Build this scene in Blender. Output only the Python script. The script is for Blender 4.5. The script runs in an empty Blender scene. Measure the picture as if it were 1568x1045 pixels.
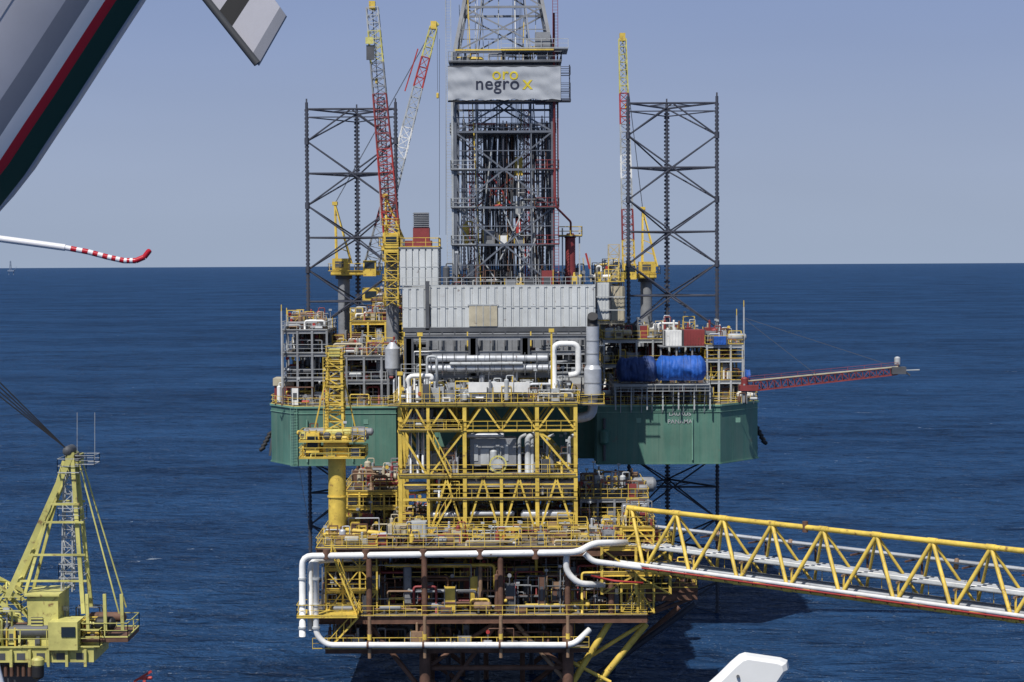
import bpy, math, random
from mathutils import Vector, Matrix, noise, Euler
sc = bpy.context.scene
# ------------------------------------------------------------------ camera
F = 3049.0           # focal length in image pixels (1568-pixel wide image)
H = 48.0
PITCH = math.radians(-2.2); ROLL = math.radians(-0.29)
Rc = Matrix.Rotation(math.radians(90)+PITCH, 3, 'X') @ Matrix.Rotation(ROLL, 3, 'Z')
def S(px, py, D):
    """image pixel coordinates + assumed depth (m) -> world position in metres"""
    r = Rc @ Vector(((px-784)/F, (522.5-py)/F, -1.0))
    return Vector((0, 0, H)) + r*(D/r.y)
def SX(px, D, py=600): return S(px, py, D).x
def SZ(py, D, px=784): return S(px, py, D).z
cam = bpy.data.cameras.new("camera"); camo = bpy.data.objects.new("camera", cam)
sc.collection.objects.link(camo); sc.camera = camo
cam.sensor_width = 36; cam.lens = 36*F/1568
cam.clip_start = 0.2; cam.clip_end = 200000
camo.matrix_world = Matrix.Translation((0, 0, H)) @ Rc.to_4x4()

# ------------------------------------------------------------------ light
EL = math.radians(55); AZ = math.radians(180+26)
sund = Vector((math.sin(AZ)*math.cos(EL), math.cos(AZ)*math.cos(EL), math.sin(EL)))
w = bpy.data.worlds.new("World"); sc.world = w; w.use_nodes = True
nt = w.node_tree; nt.nodes.clear(); NL = nt.links
sky = nt.nodes.new('ShaderNodeTexSky'); sky.sky_type = 'NISHITA'; sky.sun_disc = False
sky.sun_elevation = EL; sky.sun_rotation = AZ
sky.air_density = 1.0; sky.dust_density = 0.4; sky.ozone_density = 1.0; sky.altitude = 0
# marine haze layer close to the horizon, blended over the Nishita sky by elevation
tcw = nt.nodes.new('ShaderNodeTexCoord'); sxyz = nt.nodes.new('ShaderNodeSeparateXYZ'); NL.new(tcw.outputs['Generated'], sxyz.inputs[0])
def wr(lo, hi, o0=0., o1=1., sm=False):
    r = nt.nodes.new('ShaderNodeMapRange'); r.inputs[1].default_value = lo; r.inputs[2].default_value = hi; r.inputs[3].default_value = o0; r.inputs[4].default_value = o1
    if sm: r.interpolation_type = 'SMOOTHSTEP'
    NL.new(sxyz.outputs['Z'], r.inputs[0]); return r.outputs[0]
def wmix(fac, a, c):
    x = nt.nodes.new('ShaderNodeMix'); x.data_type = 'RGBA'; NL.new(fac, x.inputs[0])
    for i, q in ((6, a), (7, c)):
        if isinstance(q, tuple): x.inputs[i].default_value = (*q, 1)
        else: NL.new(q, x.inputs[i])
    return x.outputs[2]
lowhaze = wmix(wr(0.0, .045), (3.75, 4.55, 6.0), (3.75, 4.5, 6.05))
haze = wmix(wr(.02, .15, sm=True), lowhaze, (2.65, 3.5, 5.75))
full = wmix(wr(.14, .55, sm=True), haze, sky.outputs[0])
cn = nt.nodes.new('ShaderNodeTexNoise'); cn.inputs['Scale'].default_value = 2.2; cn.inputs['Detail'].default_value = 3
cm = nt.nodes.new('ShaderNodeMapping'); cm.inputs['Scale'].default_value = (1, 1, 6); NL.new(tcw.outputs['Generated'], cm.inputs[0]); NL.new(cm.outputs[0], cn.inputs['Vector'])
cr = nt.nodes.new('ShaderNodeMapRange'); cr.inputs[1].default_value = .3; cr.inputs[2].default_value = .7; cr.inputs[3].default_value = .96; cr.inputs[4].default_value = 1.05; NL.new(cn.outputs[0], cr.inputs[0])
hs = nt.nodes.new('ShaderNodeMix'); hs.data_type = 'RGBA'; hs.blend_type = 'MULTIPLY'; hs.inputs[0].default_value = 1
NL.new(full, hs.inputs[6]); NL.new(cr.outputs[0], hs.inputs[7])
bg = nt.nodes.new('ShaderNodeBackground'); bg.inputs[1].default_value = 0.09
wo = nt.nodes.new('ShaderNodeOutputWorld')
NL.new(hs.outputs[2], bg.inputs[0]); NL.new(bg.outputs[0], wo.inputs[0])
sl = bpy.data.lights.new("sun", 'SUN'); sl.energy = 4.9; sl.angle = math.radians(0.5); sl.color = (1, 0.96, 0.9)
so = bpy.data.objects.new("sun", sl); sc.collection.objects.link(so)
so.rotation_euler = sund.to_track_quat('Z', 'Y').to_euler()
sc.view_settings.view_transform = 'Standard'; sc.view_settings.look = 'None'; sc.view_settings.exposure = 0

# ------------------------------------------------------------------ materials
def paint(name, col, rough=.5, var=.35, rust=0.0, scale=.5, metal=0.0, streak=0.0, rustcol=(.10, .04, .02), bump=.0):
    m = bpy.data.materials.new(name); m.use_nodes = True
    n = m.node_tree.nodes; L = m.node_tree.links; b = n['Principled BSDF']
    tc = n.new('ShaderNodeTexCoord')
    n1 = n.new('ShaderNodeTexNoise'); n1.inputs['Scale'].default_value = scale; n1.inputs['Detail'].default_value = 6; n1.inputs['Roughness'].default_value = .65
    L.new(tc.outputs['Object'], n1.inputs['Vector'])
    r1 = n.new('ShaderNodeMapRange'); r1.inputs[1].default_value = .3; r1.inputs[2].default_value = .7
    r1.inputs[3].default_value = 1-var; r1.inputs[4].default_value = 1+var*.35
    L.new(n1.outputs[0], r1.inputs[0])
    mx = n.new('ShaderNodeMix'); mx.data_type = 'RGBA'; mx.blend_type = 'MULTIPLY'; mx.inputs[0].default_value = 1
    mx.inputs[6].default_value = (*col, 1); L.new(r1.outputs[0], mx.inputs[7])
    out = mx.outputs[2]
    if streak > 0:
        mp2 = n.new('ShaderNodeMapping'); mp2.inputs['Scale'].default_value = (1.1, 1.1, .07); L.new(tc.outputs['Object'], mp2.inputs[0])
        n3 = n.new('ShaderNodeTexNoise'); n3.inputs['Scale'].default_value = 1.0; n3.inputs['Detail'].default_value = 6; n3.inputs['Roughness'].default_value = .7
        L.new(mp2.outputs[0], n3.inputs['Vector'])
        r3 = n.new('ShaderNodeMapRange'); r3.inputs[1].default_value = .44; r3.inputs[2].default_value = .72; r3.inputs[3].default_value = 0; r3.inputs[4].default_value = streak
        L.new(n3.outputs[0], r3.inputs[0])
        m3 = n.new('ShaderNodeMix'); m3.data_type = 'RGBA'; L.new(r3.outputs[0], m3.inputs[0]); L.new(out, m3.inputs[6])
        m3.inputs[7].default_value = (min(1, col[0]*.6+.09), col[1]*.6+.09, col[2]*.6+.07, 1); out = m3.outputs[2]
    if rust > 0:
        n2 = n.new('ShaderNodeTexNoise'); n2.inputs['Scale'].default_value = scale*3.1; n2.inputs['Detail'].default_value = 7; n2.inputs['Roughness'].default_value = .7
        L.new(tc.outputs['Object'], n2.inputs['Vector'])
        r2 = n.new('ShaderNodeMapRange'); r2.inputs[1].default_value = .66-rust*.25; r2.inputs[2].default_value = .74-rust*.2
        L.new(n2.outputs[0], r2.inputs[0])
        m2 = n.new('ShaderNodeMix'); m2.data_type = 'RGBA'; L.new(r2.outputs[0], m2.inputs[0]); L.new(out, m2.inputs[6]); m2.inputs[7].default_value = (*rustcol, 1)
        out = m2.outputs[2]
    L.new(out, b.inputs['Base Color'])
    b.inputs['Roughness'].default_value = rough; b.inputs['Metallic'].default_value = metal
    if bump > 0:
        bp = n.new('ShaderNodeBump'); bp.inputs['Strength'].default_value = .6; bp.inputs['Distance'].default_value = bump
        L.new(n1.outputs[0], bp.inputs['Height']); L.new(bp.outputs[0], b.inputs['Normal'])
    return m
M = dict(
 yellow=paint('yellow_paint', (.70, .50, .085), .55, .4, .34, rustcol=(.20, .10, .04)),
 paleyellow=paint('pale_yellow_paint', (.58, .54, .17), .55, .4, .34, rustcol=(.20, .12, .05)),
 white=paint('white_paint', (.76, .76, .74), .45, .25, .1),
 wall=paint('windwall_white', (.56, .58, .58), .5, .2, .08, .3, streak=.35),
 lgray=paint('light_grey_paint', (.42, .44, .45), .5, .35, .18),
 gray=paint('grey_paint', (.24, .25, .265), .55, .35, .18),
 dgray=paint('dark_grey_steel', (.08, .085, .095), .6, .4, .15),
 derrick=paint('derrick_steel', (.13, .145, .175), .5, .3, .05),  # lightened so the colour itself carries some distance haze
 navy=paint('leg_steel', (.050, .056, .080), .6, .4, .2, rustcol=(.075, .05, .045)),  # leg colour made paler in place of haze in the air
 green=paint('hull_green', (.080, .195, .150), .6, .4, .10, .12, streak=.7, rustcol=(.12, .12, .09)),
 green2=paint('hull_green_light', (.16, .31, .24), .5, .3, .1),
 seam=paint('hull_seam_green', (.060, .150, .115), .5, .3, .1),
 red=paint('red_paint', (.40, .040, .035), .5, .3, .2),
 maroon=paint('maroon_steel', (.24, .040, .040), .55, .35, .2),
 brown=paint('rusty_brown_steel', (.14, .070, .045), .75, .5, .3, .8, rustcol=(.05, .025, .015)),
 tan=paint('tan_primer', (.26, .165, .10), .7, .45, .3, .8),
 beige=paint('beige_paint', (.46, .41, .30), .6, .3, .2),
 blue=paint('blue_tarpaulin', (.012, .10, .44), .65, .3, 0, .9, bump=.3),
 dblue=paint('dark_blue_tarpaulin', (.018, .050, .18), .65, .4, 0, .9, bump=.3),
 silver=paint('galvanised_cladding', (.50, .52, .55), .42, .3, .08, metal=.25),
 black=paint('black_rubber', (.012, .012, .014), .6, .3),
 deckm=paint('deck_plate', (.16, .14, .12), .8, .5, .3, .5),
 glass=paint('dark_glass', (.02, .03, .04), .1, .1),
 banner=paint('banner_cloth', (.37, .39, .42), .8, .15, 0, .4),
 textblue=paint('banner_ink_dark', (.02, .025, .05), .8, .1),
 textyel=paint('banner_ink_yellow', (.60, .48, .03), .8, .1),
 helired=paint('heli_red', (.42, .008, .02), .35, .1, 0),
 heligreen=paint('heli_green', (.006, .040, .026), .45, .1, 0),
 heliwhite=paint('heli_white', (.68, .68, .71), .4, .08, 0, 3),
 helilight=paint('heli_light_grey', (.44, .44, .49), .42, .14, 0, 1.5),
 heligray=paint('heli_grey', (.20, .21, .25), .4, .1, 0, 3),
 hazy=paint('hazed_steel', (.16, .21, .30), .9, .1, 0),  # aerial haze mixed straight into the steel's base colour
)
# ------------------------------------------------------------------ mesh builder
GROUPS = []
class G:
    def __init__(s, name, loc=(0, 0, 0)):
        s.name = name; s.loc = Vector(loc); s.b = {}; s.extra = []; GROUPS.append(s)
    def __call__(s, part, mat):
        return s.b.setdefault((part, mat), ([], [], []))
    def build(s):
        e = bpy.data.objects.new(s.name, None); sc.collection.objects.link(e); e.location = s.loc
        inv = Matrix.Translation(-s.loc)
        for (part, mat), (v, f, sm) in s.b.items():
            if not f: continue
            me = bpy.data.meshes.new(part); me.from_pydata(v, [], f); me.materials.append(M[mat])
            me.polygons.foreach_set('use_smooth', sm); me.update()
            o = bpy.data.objects.new(part, me); sc.collection.objects.link(o)
            o.parent = e; o.matrix_parent_inverse = inv
        for o in s.extra:
            o.parent = e; o.matrix_parent_inverse = inv
def quad(b, vs, smooth=False):
    v, f, s = b; i = len(v); v.extend(tuple(x) for x in vs); f.append(tuple(range(i, i+len(vs)))); s.append(smooth)
def box(b, x0, x1, y0, y1, z0, z1):
    if x0 > x1: x0, x1 = x1, x0
    if y0 > y1: y0, y1 = y1, y0
    if z0 > z1: z0, z1 = z1, z0
    v, f, s = b; i = len(v)
    v.extend([(x0, y0, z0), (x1, y0, z0), (x1, y1, z0), (x0, y1, z0), (x0, y0, z1), (x1, y0, z1), (x1, y1, z1), (x0, y1, z1)])
    for q in ((0, 3, 2, 1), (4, 5, 6, 7), (0, 1, 5, 4), (1, 2, 6, 5), (2, 3, 7, 6), (3, 0, 4, 7)):
        f.append(tuple(i+k for k in q)); s.append(False)
def beam(b, p, q, r, n=4, r2=None):
    p = Vector(p); q = Vector(q); d = q-p
    if d.length < 1e-5: return
    d.normalize(); up = Vector((0, 0, 1)) if abs(d.z) < .95 else Vector((0, 1, 0))
    a = d.cross(up).normalized(); c = a.cross(d)
    if r2 is None: r2 = r
    v, f, s = b; i = len(v); off = math.pi/n
    k = 1.2 if n == 4 else 1
    for (pt, rr) in ((p, r*k), (q, r2*k)):
        for j in range(n):
            t = off+2*math.pi*j/n
            v.append(tuple(pt+a*(math.cos(t)*rr)+c*(math.sin(t)*rr)))
    for j in range(n):
        f.append((i+j, i+(j+1) % n, i+n+(j+1) % n, i+n+j)); s.append(n > 6)
    if n > 3:
        i2 = len(v); v.extend(v[i:i+2*n])
        f.append(tuple(i2+j for j in range(n))[::-1]); s.append(False)
        f.append(tuple(i2+n+j for j in range(n))); s.append(False)
def pipe(b, pts, r, n=8, br=2.5):
    pts = [Vector(p) for p in pts]; out = [pts[0]]
    for k in range(1, len(pts)-1):
        A, B, C = pts[k-1], pts[k], pts[k+1]; u = (A-B); w_ = (C-B)
        d = min(br*r, u.length*.45, w_.length*.45); u.normalize(); w_.normalize()
        p0 = B+u*d; p1 = B+w_*d
        for t in (0, .25, .5, .75, 1): out.append(p0*(1-t)**2+B*2*t*(1-t)+p1*t*t)
    out.append(pts[-1])
    v, f, s = b; base = len(v); a = None
    for k, p in enumerate(out):
        d = (out[min(k+1, len(out)-1)]-out[max(k-1, 0)]).normalized()
        if a is None:
            up = Vector((0, 0, 1)) if abs(d.z) < .9 else Vector((0, 1, 0)); a = d.cross(up).normalized()
        else:
            a = (a-d*a.dot(d)).normalized()
        c = a.cross(d)
        for j in range(n):
            t = 2*math.pi*j/n; v.append(tuple(p+a*(math.cos(t)*r)+c*(math.sin(t)*r)))
    for k in range(len(out)-1):
        for j in range(n):
            i = base+k*n
            f.append((i+j, i+(j+1) % n, i+n+(j+1) % n, i+n+j)); s.append(True)
    f.append(tuple(base+j for j in range(n))); s.append(False)
    e = base+(len(out)-1)*n; f.append(tuple(e+j for j in range(n))); s.append(False)
def vessel(b, p, q, r, n=14):
    p = Vector(p); q = Vector(q); d = (q-p).normalized()
    beam(b, p, q, r, n)
    for (e, sg) in ((p, -1), (q, 1)):
        beam(b, e, e+d*sg*r*.3, r*.98, n, r*.75); beam(b, e+d*sg*r*.3, e+d*sg*r*.5, r*.75, n, r*.25)
def rail(b, pts, h=1.1, r=.035, sp=1.7, mid=True):
    for k in range(len(pts)-1):
        p = Vector(pts[k]); q = Vector(pts[k+1]); L = (q-p).length
        if L < .1: continue
        U = Vector((0, 0, h))
        beam(b, p+U, q+U, r, 4)
        if mid: beam(b, p+U*.52, q+U*.52, r*.8, 3)
        beam(b, p+Vector((0, 0, .08)), q+Vector((0, 0, .08)), r*1.4, 4)
        n = max(1, round(L/sp))
        for i in range(n+1): beam(b, p.lerp(q, i/n), p.lerp(q, i/n)+U, r, 4)
def rrail(b, x0, x1, y0, y1, z, **k):
    rail(b, [(x0, y0, z), (x1, y0, z), (x1, y1, z), (x0, y1, z), (x0, y0, z)], **k)
def stairs(b, p, q, wd=.9):
    p = Vector(p); q = Vector(q); d = q-p; h = Vector((d.x, d.y, 0)).normalized(); s = Vector((-h.y, h.x, 0))*wd/2
    for sg in (-1, 1):
        beam(b, p+s*sg, q+s*sg, .1); beam(b, p+s*sg+Vector((0, 0, 1)), q+s*sg+Vector((0, 0, 1)), .035)
        for i in range(5): t = i/4; beam(b, p.lerp(q, t)+s*sg, p.lerp(q, t)+s*sg+Vector((0, 0, 1)), .035)
    n = max(2, int(abs(d.z)/.28))
    for i in range(n+1):
        t = p.lerp(q, i/n); beam(b, t-s, t+s, .08)
def ladder(b, x, y, z0, z1, wd=.5):
    for sx in (-1, 1): beam(b, (x+sx*wd/2, y, z0), (x+sx*wd/2, y, z1), .04)
    z = z0
    while z < z1: beam(b, (x-wd/2, y, z), (x+wd/2, y, z), .025, 3); z += .35
def lattice(bs, p, q, w0, w1, n, rc=.1, rb=.05):
    p = Vector(p); q = Vector(q); d = (q-p).normalized()
    a = d.cross(Vector((0, 1, 0)) if abs(d.y) < .9 else Vector((0, 0, 1))).normalized(); c = a.cross(d)
    def ring(t):
        ww = (w0+(w1-w0)*t)/2; o = p.lerp(q, t)
        return [o+a*ww+c*ww, o-a*ww+c*ww, o-a*ww-c*ww, o+a*ww-c*ww]
    prev = ring(0)
    for i in range(n):
        b = bs[int(i*len(bs)/n)] if len(bs) > 1 else bs[0]
        cur = ring((i+1)/n)
        for k in range(4):
            beam(b, prev[k], cur[k], rc); beam(b, cur[k], cur[(k+1) % 4], rb)
            if i % 2: beam(b, prev[k], cur[(k+1) % 4], rb)
            else: beam(b, prev[(k+1) % 4], cur[k], rb)
        prev = cur
def ibeam(b, p, q, h=.5, wd=.25):
    p = Vector(p); q = Vector(q); d = (q-p).normalized(); s = Vector((-d.y, d.x, 0)).normalized()*wd/2; u = Vector((0, 0, h/2))
    for sg in (1, -1):
        a = [p+u*sg-s, q+u*sg-s, q+u*sg+s, p+u*sg+s]; c = [x-Vector((0, 0, .05*sg)) for x in a]
        quad(b, a); quad(b, c)
        quad(b, [a[0], a[1], c[1], c[0]]); quad(b, [a[3], a[2], c[2], c[3]])
    quad(b, [p-u*.9, q-u*.9, q+u*.9, p+u*.9])

def clutter(g, x0, x1, y0, y1, z, n, seed, pal=('yellow', 'gray', 'white', 'lgray', 'beige', 'red', 'brown', 'dgray'), hmax=2.4, smin=.35, smax=1.5):
    R = random.Random(seed)
    for i in range(n):
        x = R.uniform(x0, x1); y = R.uniform(y0, y1); m = R.choice(pal); k = R.random(); s = R.uniform(smin, smax)
        if k < .26:
            h = R.uniform(.4, hmax); wx = min(s, abs(x1-x0)/2); wy = s*R.uniform(.5, 1)
            b = g('equipment_'+m, m); box(b, x-wx/2, x+wx/2, y-wy/2, y+wy/2, z+.12, z+h)
            for (sx, sy) in ((-1, -1), (1, -1), (1, 1), (-1, 1)):
                beam(g('skid_frames', R.choice(('yellow', 'dgray', 'gray'))), (x+sx*(wx/2+.06), y+sy*(wy/2+.06), z), (x+sx*(wx/2+.06), y+sy*(wy/2+.06), z+h+.1), .05)
            if R.random() < .5: box(g('vents', 'dgray'), x-wx*.3, x+wx*.3, y-wy/2-.03, y-wy/2-.005, z+h*.35, z+h*.75)
            if R.random() < .4: vessel(g('equipment_'+m, m), (x, y, z+h), (x, y, z+h+R.uniform(.3, 1)), .15, 8)
        elif k < .36:
            L = R.uniform(1, 3.0); r = R.uniform(.2, .5); zz = z+r+.4
            vessel(g('vessels_'+m, m), (x-L/2, y, zz), (x+L/2, y, zz), r, 12)
            for sx in (-.3, .3): box(g('saddles', 'dgray'), x+sx*L-.1, x+sx*L+.1, y-r*.8, y+r*.8, z, zz-r*.6)
        elif k < .46:
            r = R.uniform(.15, .45); h = R.uniform(.8, hmax*1.2)
            vessel(g('vessels_'+m, m), (x, y, z+.3), (x, y, z+h), r, 12)
            pipe(g('pipework_'+m, m), [(x, y, z+h), (x, y, z+h+.5), (x+.8, y, z+h+.5), (x+.8, y, z)], .07, 6)
        elif k < .72:
            L = R.uniform(1.5, 5); h = R.uniform(.3, hmax); r = R.choice((.05, .07, .09, .14)); dx = R.choice((-1, 1))
            xe = max(x0, min(x1, x+dx*L))
            for j in range(R.choice((1, 1, 2, 3))):
                o = j*r*3.2
                pipe(g('pipework_'+m, m), [(x, y+o, z), (x, y+o, z+h), (xe, y+o, z+h), (xe, y+o+R.choice((0, .8)), z+h*.3)], r, 6)
        elif k < .82:
            h = R.uniform(.5, hmax); beam(g('valve_stems', 'dgray'), (x, y, z), (x, y, z+h), .06)
            beam(g('valve_wheels', R.choice(('red', 'yellow', 'gray'))), (x, y-.08, z+h), (x, y+.08, z+h), .22, 10)
            vessel(g('valve_bodies', m), (x-.4, y, z+h*.4), (x+.4, y, z+h*.4), .2, 8)
        elif k < .93:
            wx = R.uniform(.8, 2); h = R.uniform(.6, hmax); mt = R.choice(('yellow', 'yellow', 'gray', 'brown'))
            for sx in (-.5, .5):
                for sy in (-.4, .4): beam(g('stands_'+mt, mt), (x+sx*wx, y+sy, z), (x+sx*wx, y+sy, z+h+.8), .045)
            for zz in (h, h+.8): 
                for sy in (-.4, .4): beam(g('stands_'+mt, mt), (x-.5*wx, y+sy, z+zz), (x+.5*wx, y+sy, z+zz), .045)
            beam(g('stands_'+mt, mt), (x-.5*wx, y-.4, z), (x+.5*wx, y-.4, z+h), .035)
        else:
            h = R.uniform(1.5, hmax*1.6); beam(g('light_posts', 'gray'), (x, y, z), (x, y, z+h), .05)
            box(g('floodlights', 'lgray'), x-.2, x+.2, y-.15, y+.1, z+h, z+h+.25)
def block(g, x0, x1, y0, y1, levels, nx, ny, mat='yellow', r=.14, dens=.5, seed=1, railm='yellow', brace=False, pal=None, deck='deckm', topclutter=True):
    c = g('frame_columns', mat)
    xs = [x0+(x1-x0)*i/nx for i in range(nx+1)]; ys = [y0+(y1-y0)*i/ny for i in range(ny+1)]
    for x in xs:
        for y in ys: beam(c, (x, y, levels[0]), (x, y, levels[-1]), r)
    for li, z in enumerate(levels):
        if li:
            for y in ys: ibeam(c, (x0, y, z-.2), (x1, y, z-.2), .4, .22)
            for x in xs: ibeam(c, (x, y0, z-.2), (x, y1, z-.2), .4, .22)
            box(g('deck_plates', deck), x0, x1, y0+.02, y1-.02, z+.005, z+.06)
        rrail(g('handrails', railm), x0-.1, x1+.1, y0-.1, y1+.1, z+.06)
        if dens > 0 and (topclutter or li < len(levels)-1):
            A = (x1-x0)*(y1-y0); hm = (levels[li+1]-z-.6) if li < len(levels)-1 else 2.0
            clutter(g, x0+.4, x1-.4, y0+.4, y1-.4, z+.06, int(A*dens), seed+li*7, pal or ('gray', 'white', 'lgray', 'beige', 'maroon', 'brown', 'dgray', 'tan', 'silver', 'gray'), hmax=max(.8, min(2.6, hm)))
        if brace and li:
            for i in range(nx):
                a, bb = (xs[i], xs[i+1]) if (i+li) % 2 else (xs[i+1], xs[i])
                beam(c, (a, y0, levels[li-1]), (bb, y0, z-.2), r*.6)

# ================================================================== SEA
def make_sea():
    m = bpy.data.materials.new('sea_water'); m.use_nodes = True
    n = m.node_tree.nodes; L = m.node_tree.links; n.remove(n['Principled BSDF']); outn = n['Material Output']
    ge = n.new('ShaderNodeNewGeometry')
    def nz(scale, det, rough, sx=1, sy=1, rot=0, dist=0):
        mp = n.new('ShaderNodeMapping'); mp.inputs['Scale'].default_value = (sx, sy, 1); mp.inputs['Rotation'].default_value = (0, 0, rot)
        L.new(ge.outputs['Position'], mp.inputs[0])
        t = n.new('ShaderNodeTexNoise'); t.inputs['Scale'].default_value = scale; t.inputs['Detail'].default_value = det
        t.inputs['Roughness'].default_value = rough; t.inputs['Distortion'].default_value = dist
        L.new(mp.outputs[0], t.inputs['Vector']); return t.outputs[0]
    def math_(op, a, c):
        q = n.new('ShaderNodeMath'); q.operation = op
        for i, x in enumerate((a, c)):
            if isinstance(x, (int, float)): q.inputs[i].default_value = x
            else: L.new(x, q.inputs[i])
        return q.outputs[0]
    def rng(a, lo, hi, o0=0., o1=1.):
        r = n.new('ShaderNodeMapRange'); L.new(a, r.inputs[0]); r.inputs[1].default_value = lo; r.inputs[2].default_value = hi; r.inputs[3].default_value = o0; r.inputs[4].default_value = o1; return r.outputs[0]
    def mix(fac, a, c):
        x = n.new('ShaderNodeMix'); x.data_type = 'RGBA'; L.new(fac, x.inputs[0])
        for i, s_ in ((6, a), (7, c)):
            if isinstance(s_, tuple): x.inputs[i].default_value = (*s_, 1)
            else: L.new(s_, x.inputs[i])
        return x.outputs[2]
    swell = nz(.05, 3, .55, 1, 1.6, .35); chop = nz(.20, 4, .62, .75, 1.5, -.25, .6); rip = nz(.8, 3, .6, .8, 1.3, .15, .3)
    def ridge(x): return math_('SUBTRACT', 1.0, math_('ABSOLUTE', math_('MULTIPLY', math_('SUBTRACT', x, .5), 4.2), 0))
    rc_ = ridge(chop); rr_ = ridge(rip)
    hgt = math_('ADD', math_('ADD', math_('MULTIPLY', swell, 4.0), math_('MULTIPLY', rc_, .8)), math_('MULTIPLY', rr_, .16))
    bp = n.new('ShaderNodeBump'); bp.inputs['Strength'].default_value = 1; bp.inputs['Distance'].default_value = 1.0
    L.new(hgt, bp.inputs['Height'])
    groups = nz(.011, 8, .70, .55, .9, .1)
    crest = rng(math_('ADD', math_('ADD', math_('MULTIPLY', rc_, .34), math_('MULTIPLY', rr_, .16)), math_('ADD', math_('MULTIPLY', swell, .6), math_('MULTIPLY', groups, 1.1))), .94, 1.40)
    c0 = mix(crest, (.0028, .0115, .036), (.021, .064, .155))  # dark troughs, paler crests: reflected and scattered light put into the water colour
    patch = rng(nz(.0030, 4, .62, .8, 2.6, .2), .35, .68)
    c1 = mix(math_('MULTIPLY', patch, .40), c0, (.015, .047, .118))
    foam = nz(.30, 6, .72, .8, 2.0, -.2, .9); big = nz(.03, 2, .5)
    fr = rng(math_('ADD', foam, math_('MULTIPLY', math_('SUBTRACT', big, .5), .22)), .685, .73)
    c2 = mix(fr, c1, (.42, .48, .54))
    df = n.new('ShaderNodeBsdfDiffuse'); L.new(c2, df.inputs['Color']); L.new(bp.outputs[0], df.inputs['Normal'])
    gl = n.new('ShaderNodeBsdfGlossy'); gl.inputs['Roughness'].default_value = .20; gl.inputs['Color'].default_value = (.88, .95, 1, 1); L.new(bp.outputs[0], gl.inputs['Normal'])
    fz = n.new('ShaderNodeFresnel'); fz.inputs['IOR'].default_value = 1.33; L.new(bp.outputs[0], fz.inputs['Normal'])
    fac = rng(fz.outputs[0], .02, .85, .010, .15)
    ms = n.new('ShaderNodeMixShader'); L.new(fac, ms.inputs[0]); L.new(df.outputs[0], ms.inputs[1]); L.new(gl.outputs[0], ms.inputs[2]); L.new(ms.outputs[0], outn.inputs['Surface'])
    me = bpy.data.meshes.new('sea'); R = 90000
    me.from_pydata([(-R, -3000, 0), (R, -3000, 0), (R, R, 0), (-R, R, 0)], [], [(0, 1, 2, 3)]); me.materials.append(m)
    o = bpy.data.objects.new('sea', me); sc.collection.objects.link(o)
make_sea()

# ================================================================== JACK-UP RIG
rig = G('jackup_drilling_rig', (0, 275, 22.8))
DH = 250
zt = SZ(622, DH); zb = SZ(712, DH)
xL = SX(415, DH+6); xLc = SX(450, DH); xRc = SX(1103, DH); xR = SX(1160, DH+7)
nL = SX(606, DH); nR = SX(914, DH)
outline = [(xLc, DH), (nL, DH), (nL, DH+8), (nR, DH+8), (nR, DH), (xRc, DH), (xR, DH+7), (xR, DH+52), (xR-18, DH+72), (xL+18, DH+72), (xL, DH+52), (xL, DH+6)]
hb = rig('hull_plating', 'green')
for i in range(len(outline)):
    a = outline[i]; c = outline[(i+1) % len(outline)]
    quad(hb, [(a[0], a[1], zb), (c[0], c[1], zb), (c[0], c[1], zt), (a[0], a[1], zt)])
quad(rig('hull_deck', 'deckm'), [(x, y, zt) for x, y in outline]); quad(hb, [(x, y, zb) for x, y in outline][::-1])
for i in range(len(outline)):
    a = Vector((*outline[i], 0)); c = Vector((*outline[(i+1) % len(outline)], 0)); d = (c-a).normalized(); nn = Vector((d.y, -d.x, 0))
    for z, r_, mt in ((zt-.05, .14, 'green2'), (zt-.85, .05, 'green2'), (zb+.05, .09, 'green')):
        beam(rig('rub_strips', mt), a+nn*.06+Vector((0, 0, z)), c+nn*.06+Vector((0, 0, z)), r_)
    n = int((c-a).length/2.4)
    for k in range(1, n):
        p = a.lerp(c, k/n)-nn*.016; beam(rig('plate_seams', 'seam'), p+Vector((0, 0, zb)), p+Vector((0, 0, zt)), .03)
    rail(rig('handrails', 'yellow'), [tuple(a+Vector((0, 0, zt+.02))), tuple(c+Vector((0, 0, zt+.02)))])
ladder(rig('hull_ladder', 'green2'), SX(452, DH)-.2, DH-.3, zb, zt, .8)
for px in (560, 978, 1130): box(rig('hull_marks', 'green2'), SX(px, DH)-.3, SX(px, DH)+.3, DH-.06, DH-.01, zt-2.2, zt-1.6)
for px, w_ in ((925, .55), (470, .3), (540, .25), (1060, .3)): beam(rig('hull_pipes_and_shade', 'dgray' if px == 925 else 'green2'), (SX(px, DH), DH-.2, zb+.5), (SX(px, DH), DH-.2, zt-1.6), w_*.35, 8)  # pipes, plus one dark bar standing in for shadow on the hull
vessel(rig('hull_shadow_shape', 'seam'), (SX(925, DH), DH-.5, zb+2.8), (SX(925, DH), DH-.5, zb+4.2), .6, 12)  # darker rounded body added where the cantilever's shadow falls on the hull
for sx, px, py in ((-1, 407, 675), (1, 1165, 665)):
    p = S(px, py, DH+10)
    for k in range(5):
        q = p+Vector((sx*(-.2*k+.1), (k-2)*.5, -.8+.45*k)); vessel(rig('anchor_fairlead', 'black'), q, q+Vector((sx*.5, 0, -.35)), .28, 8)
    beam(rig('anchor_rack', 'dgray'), p+Vector((-sx*1, 0, 2)), p+Vector((-sx*.5, 0, -2)), .15)
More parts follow.
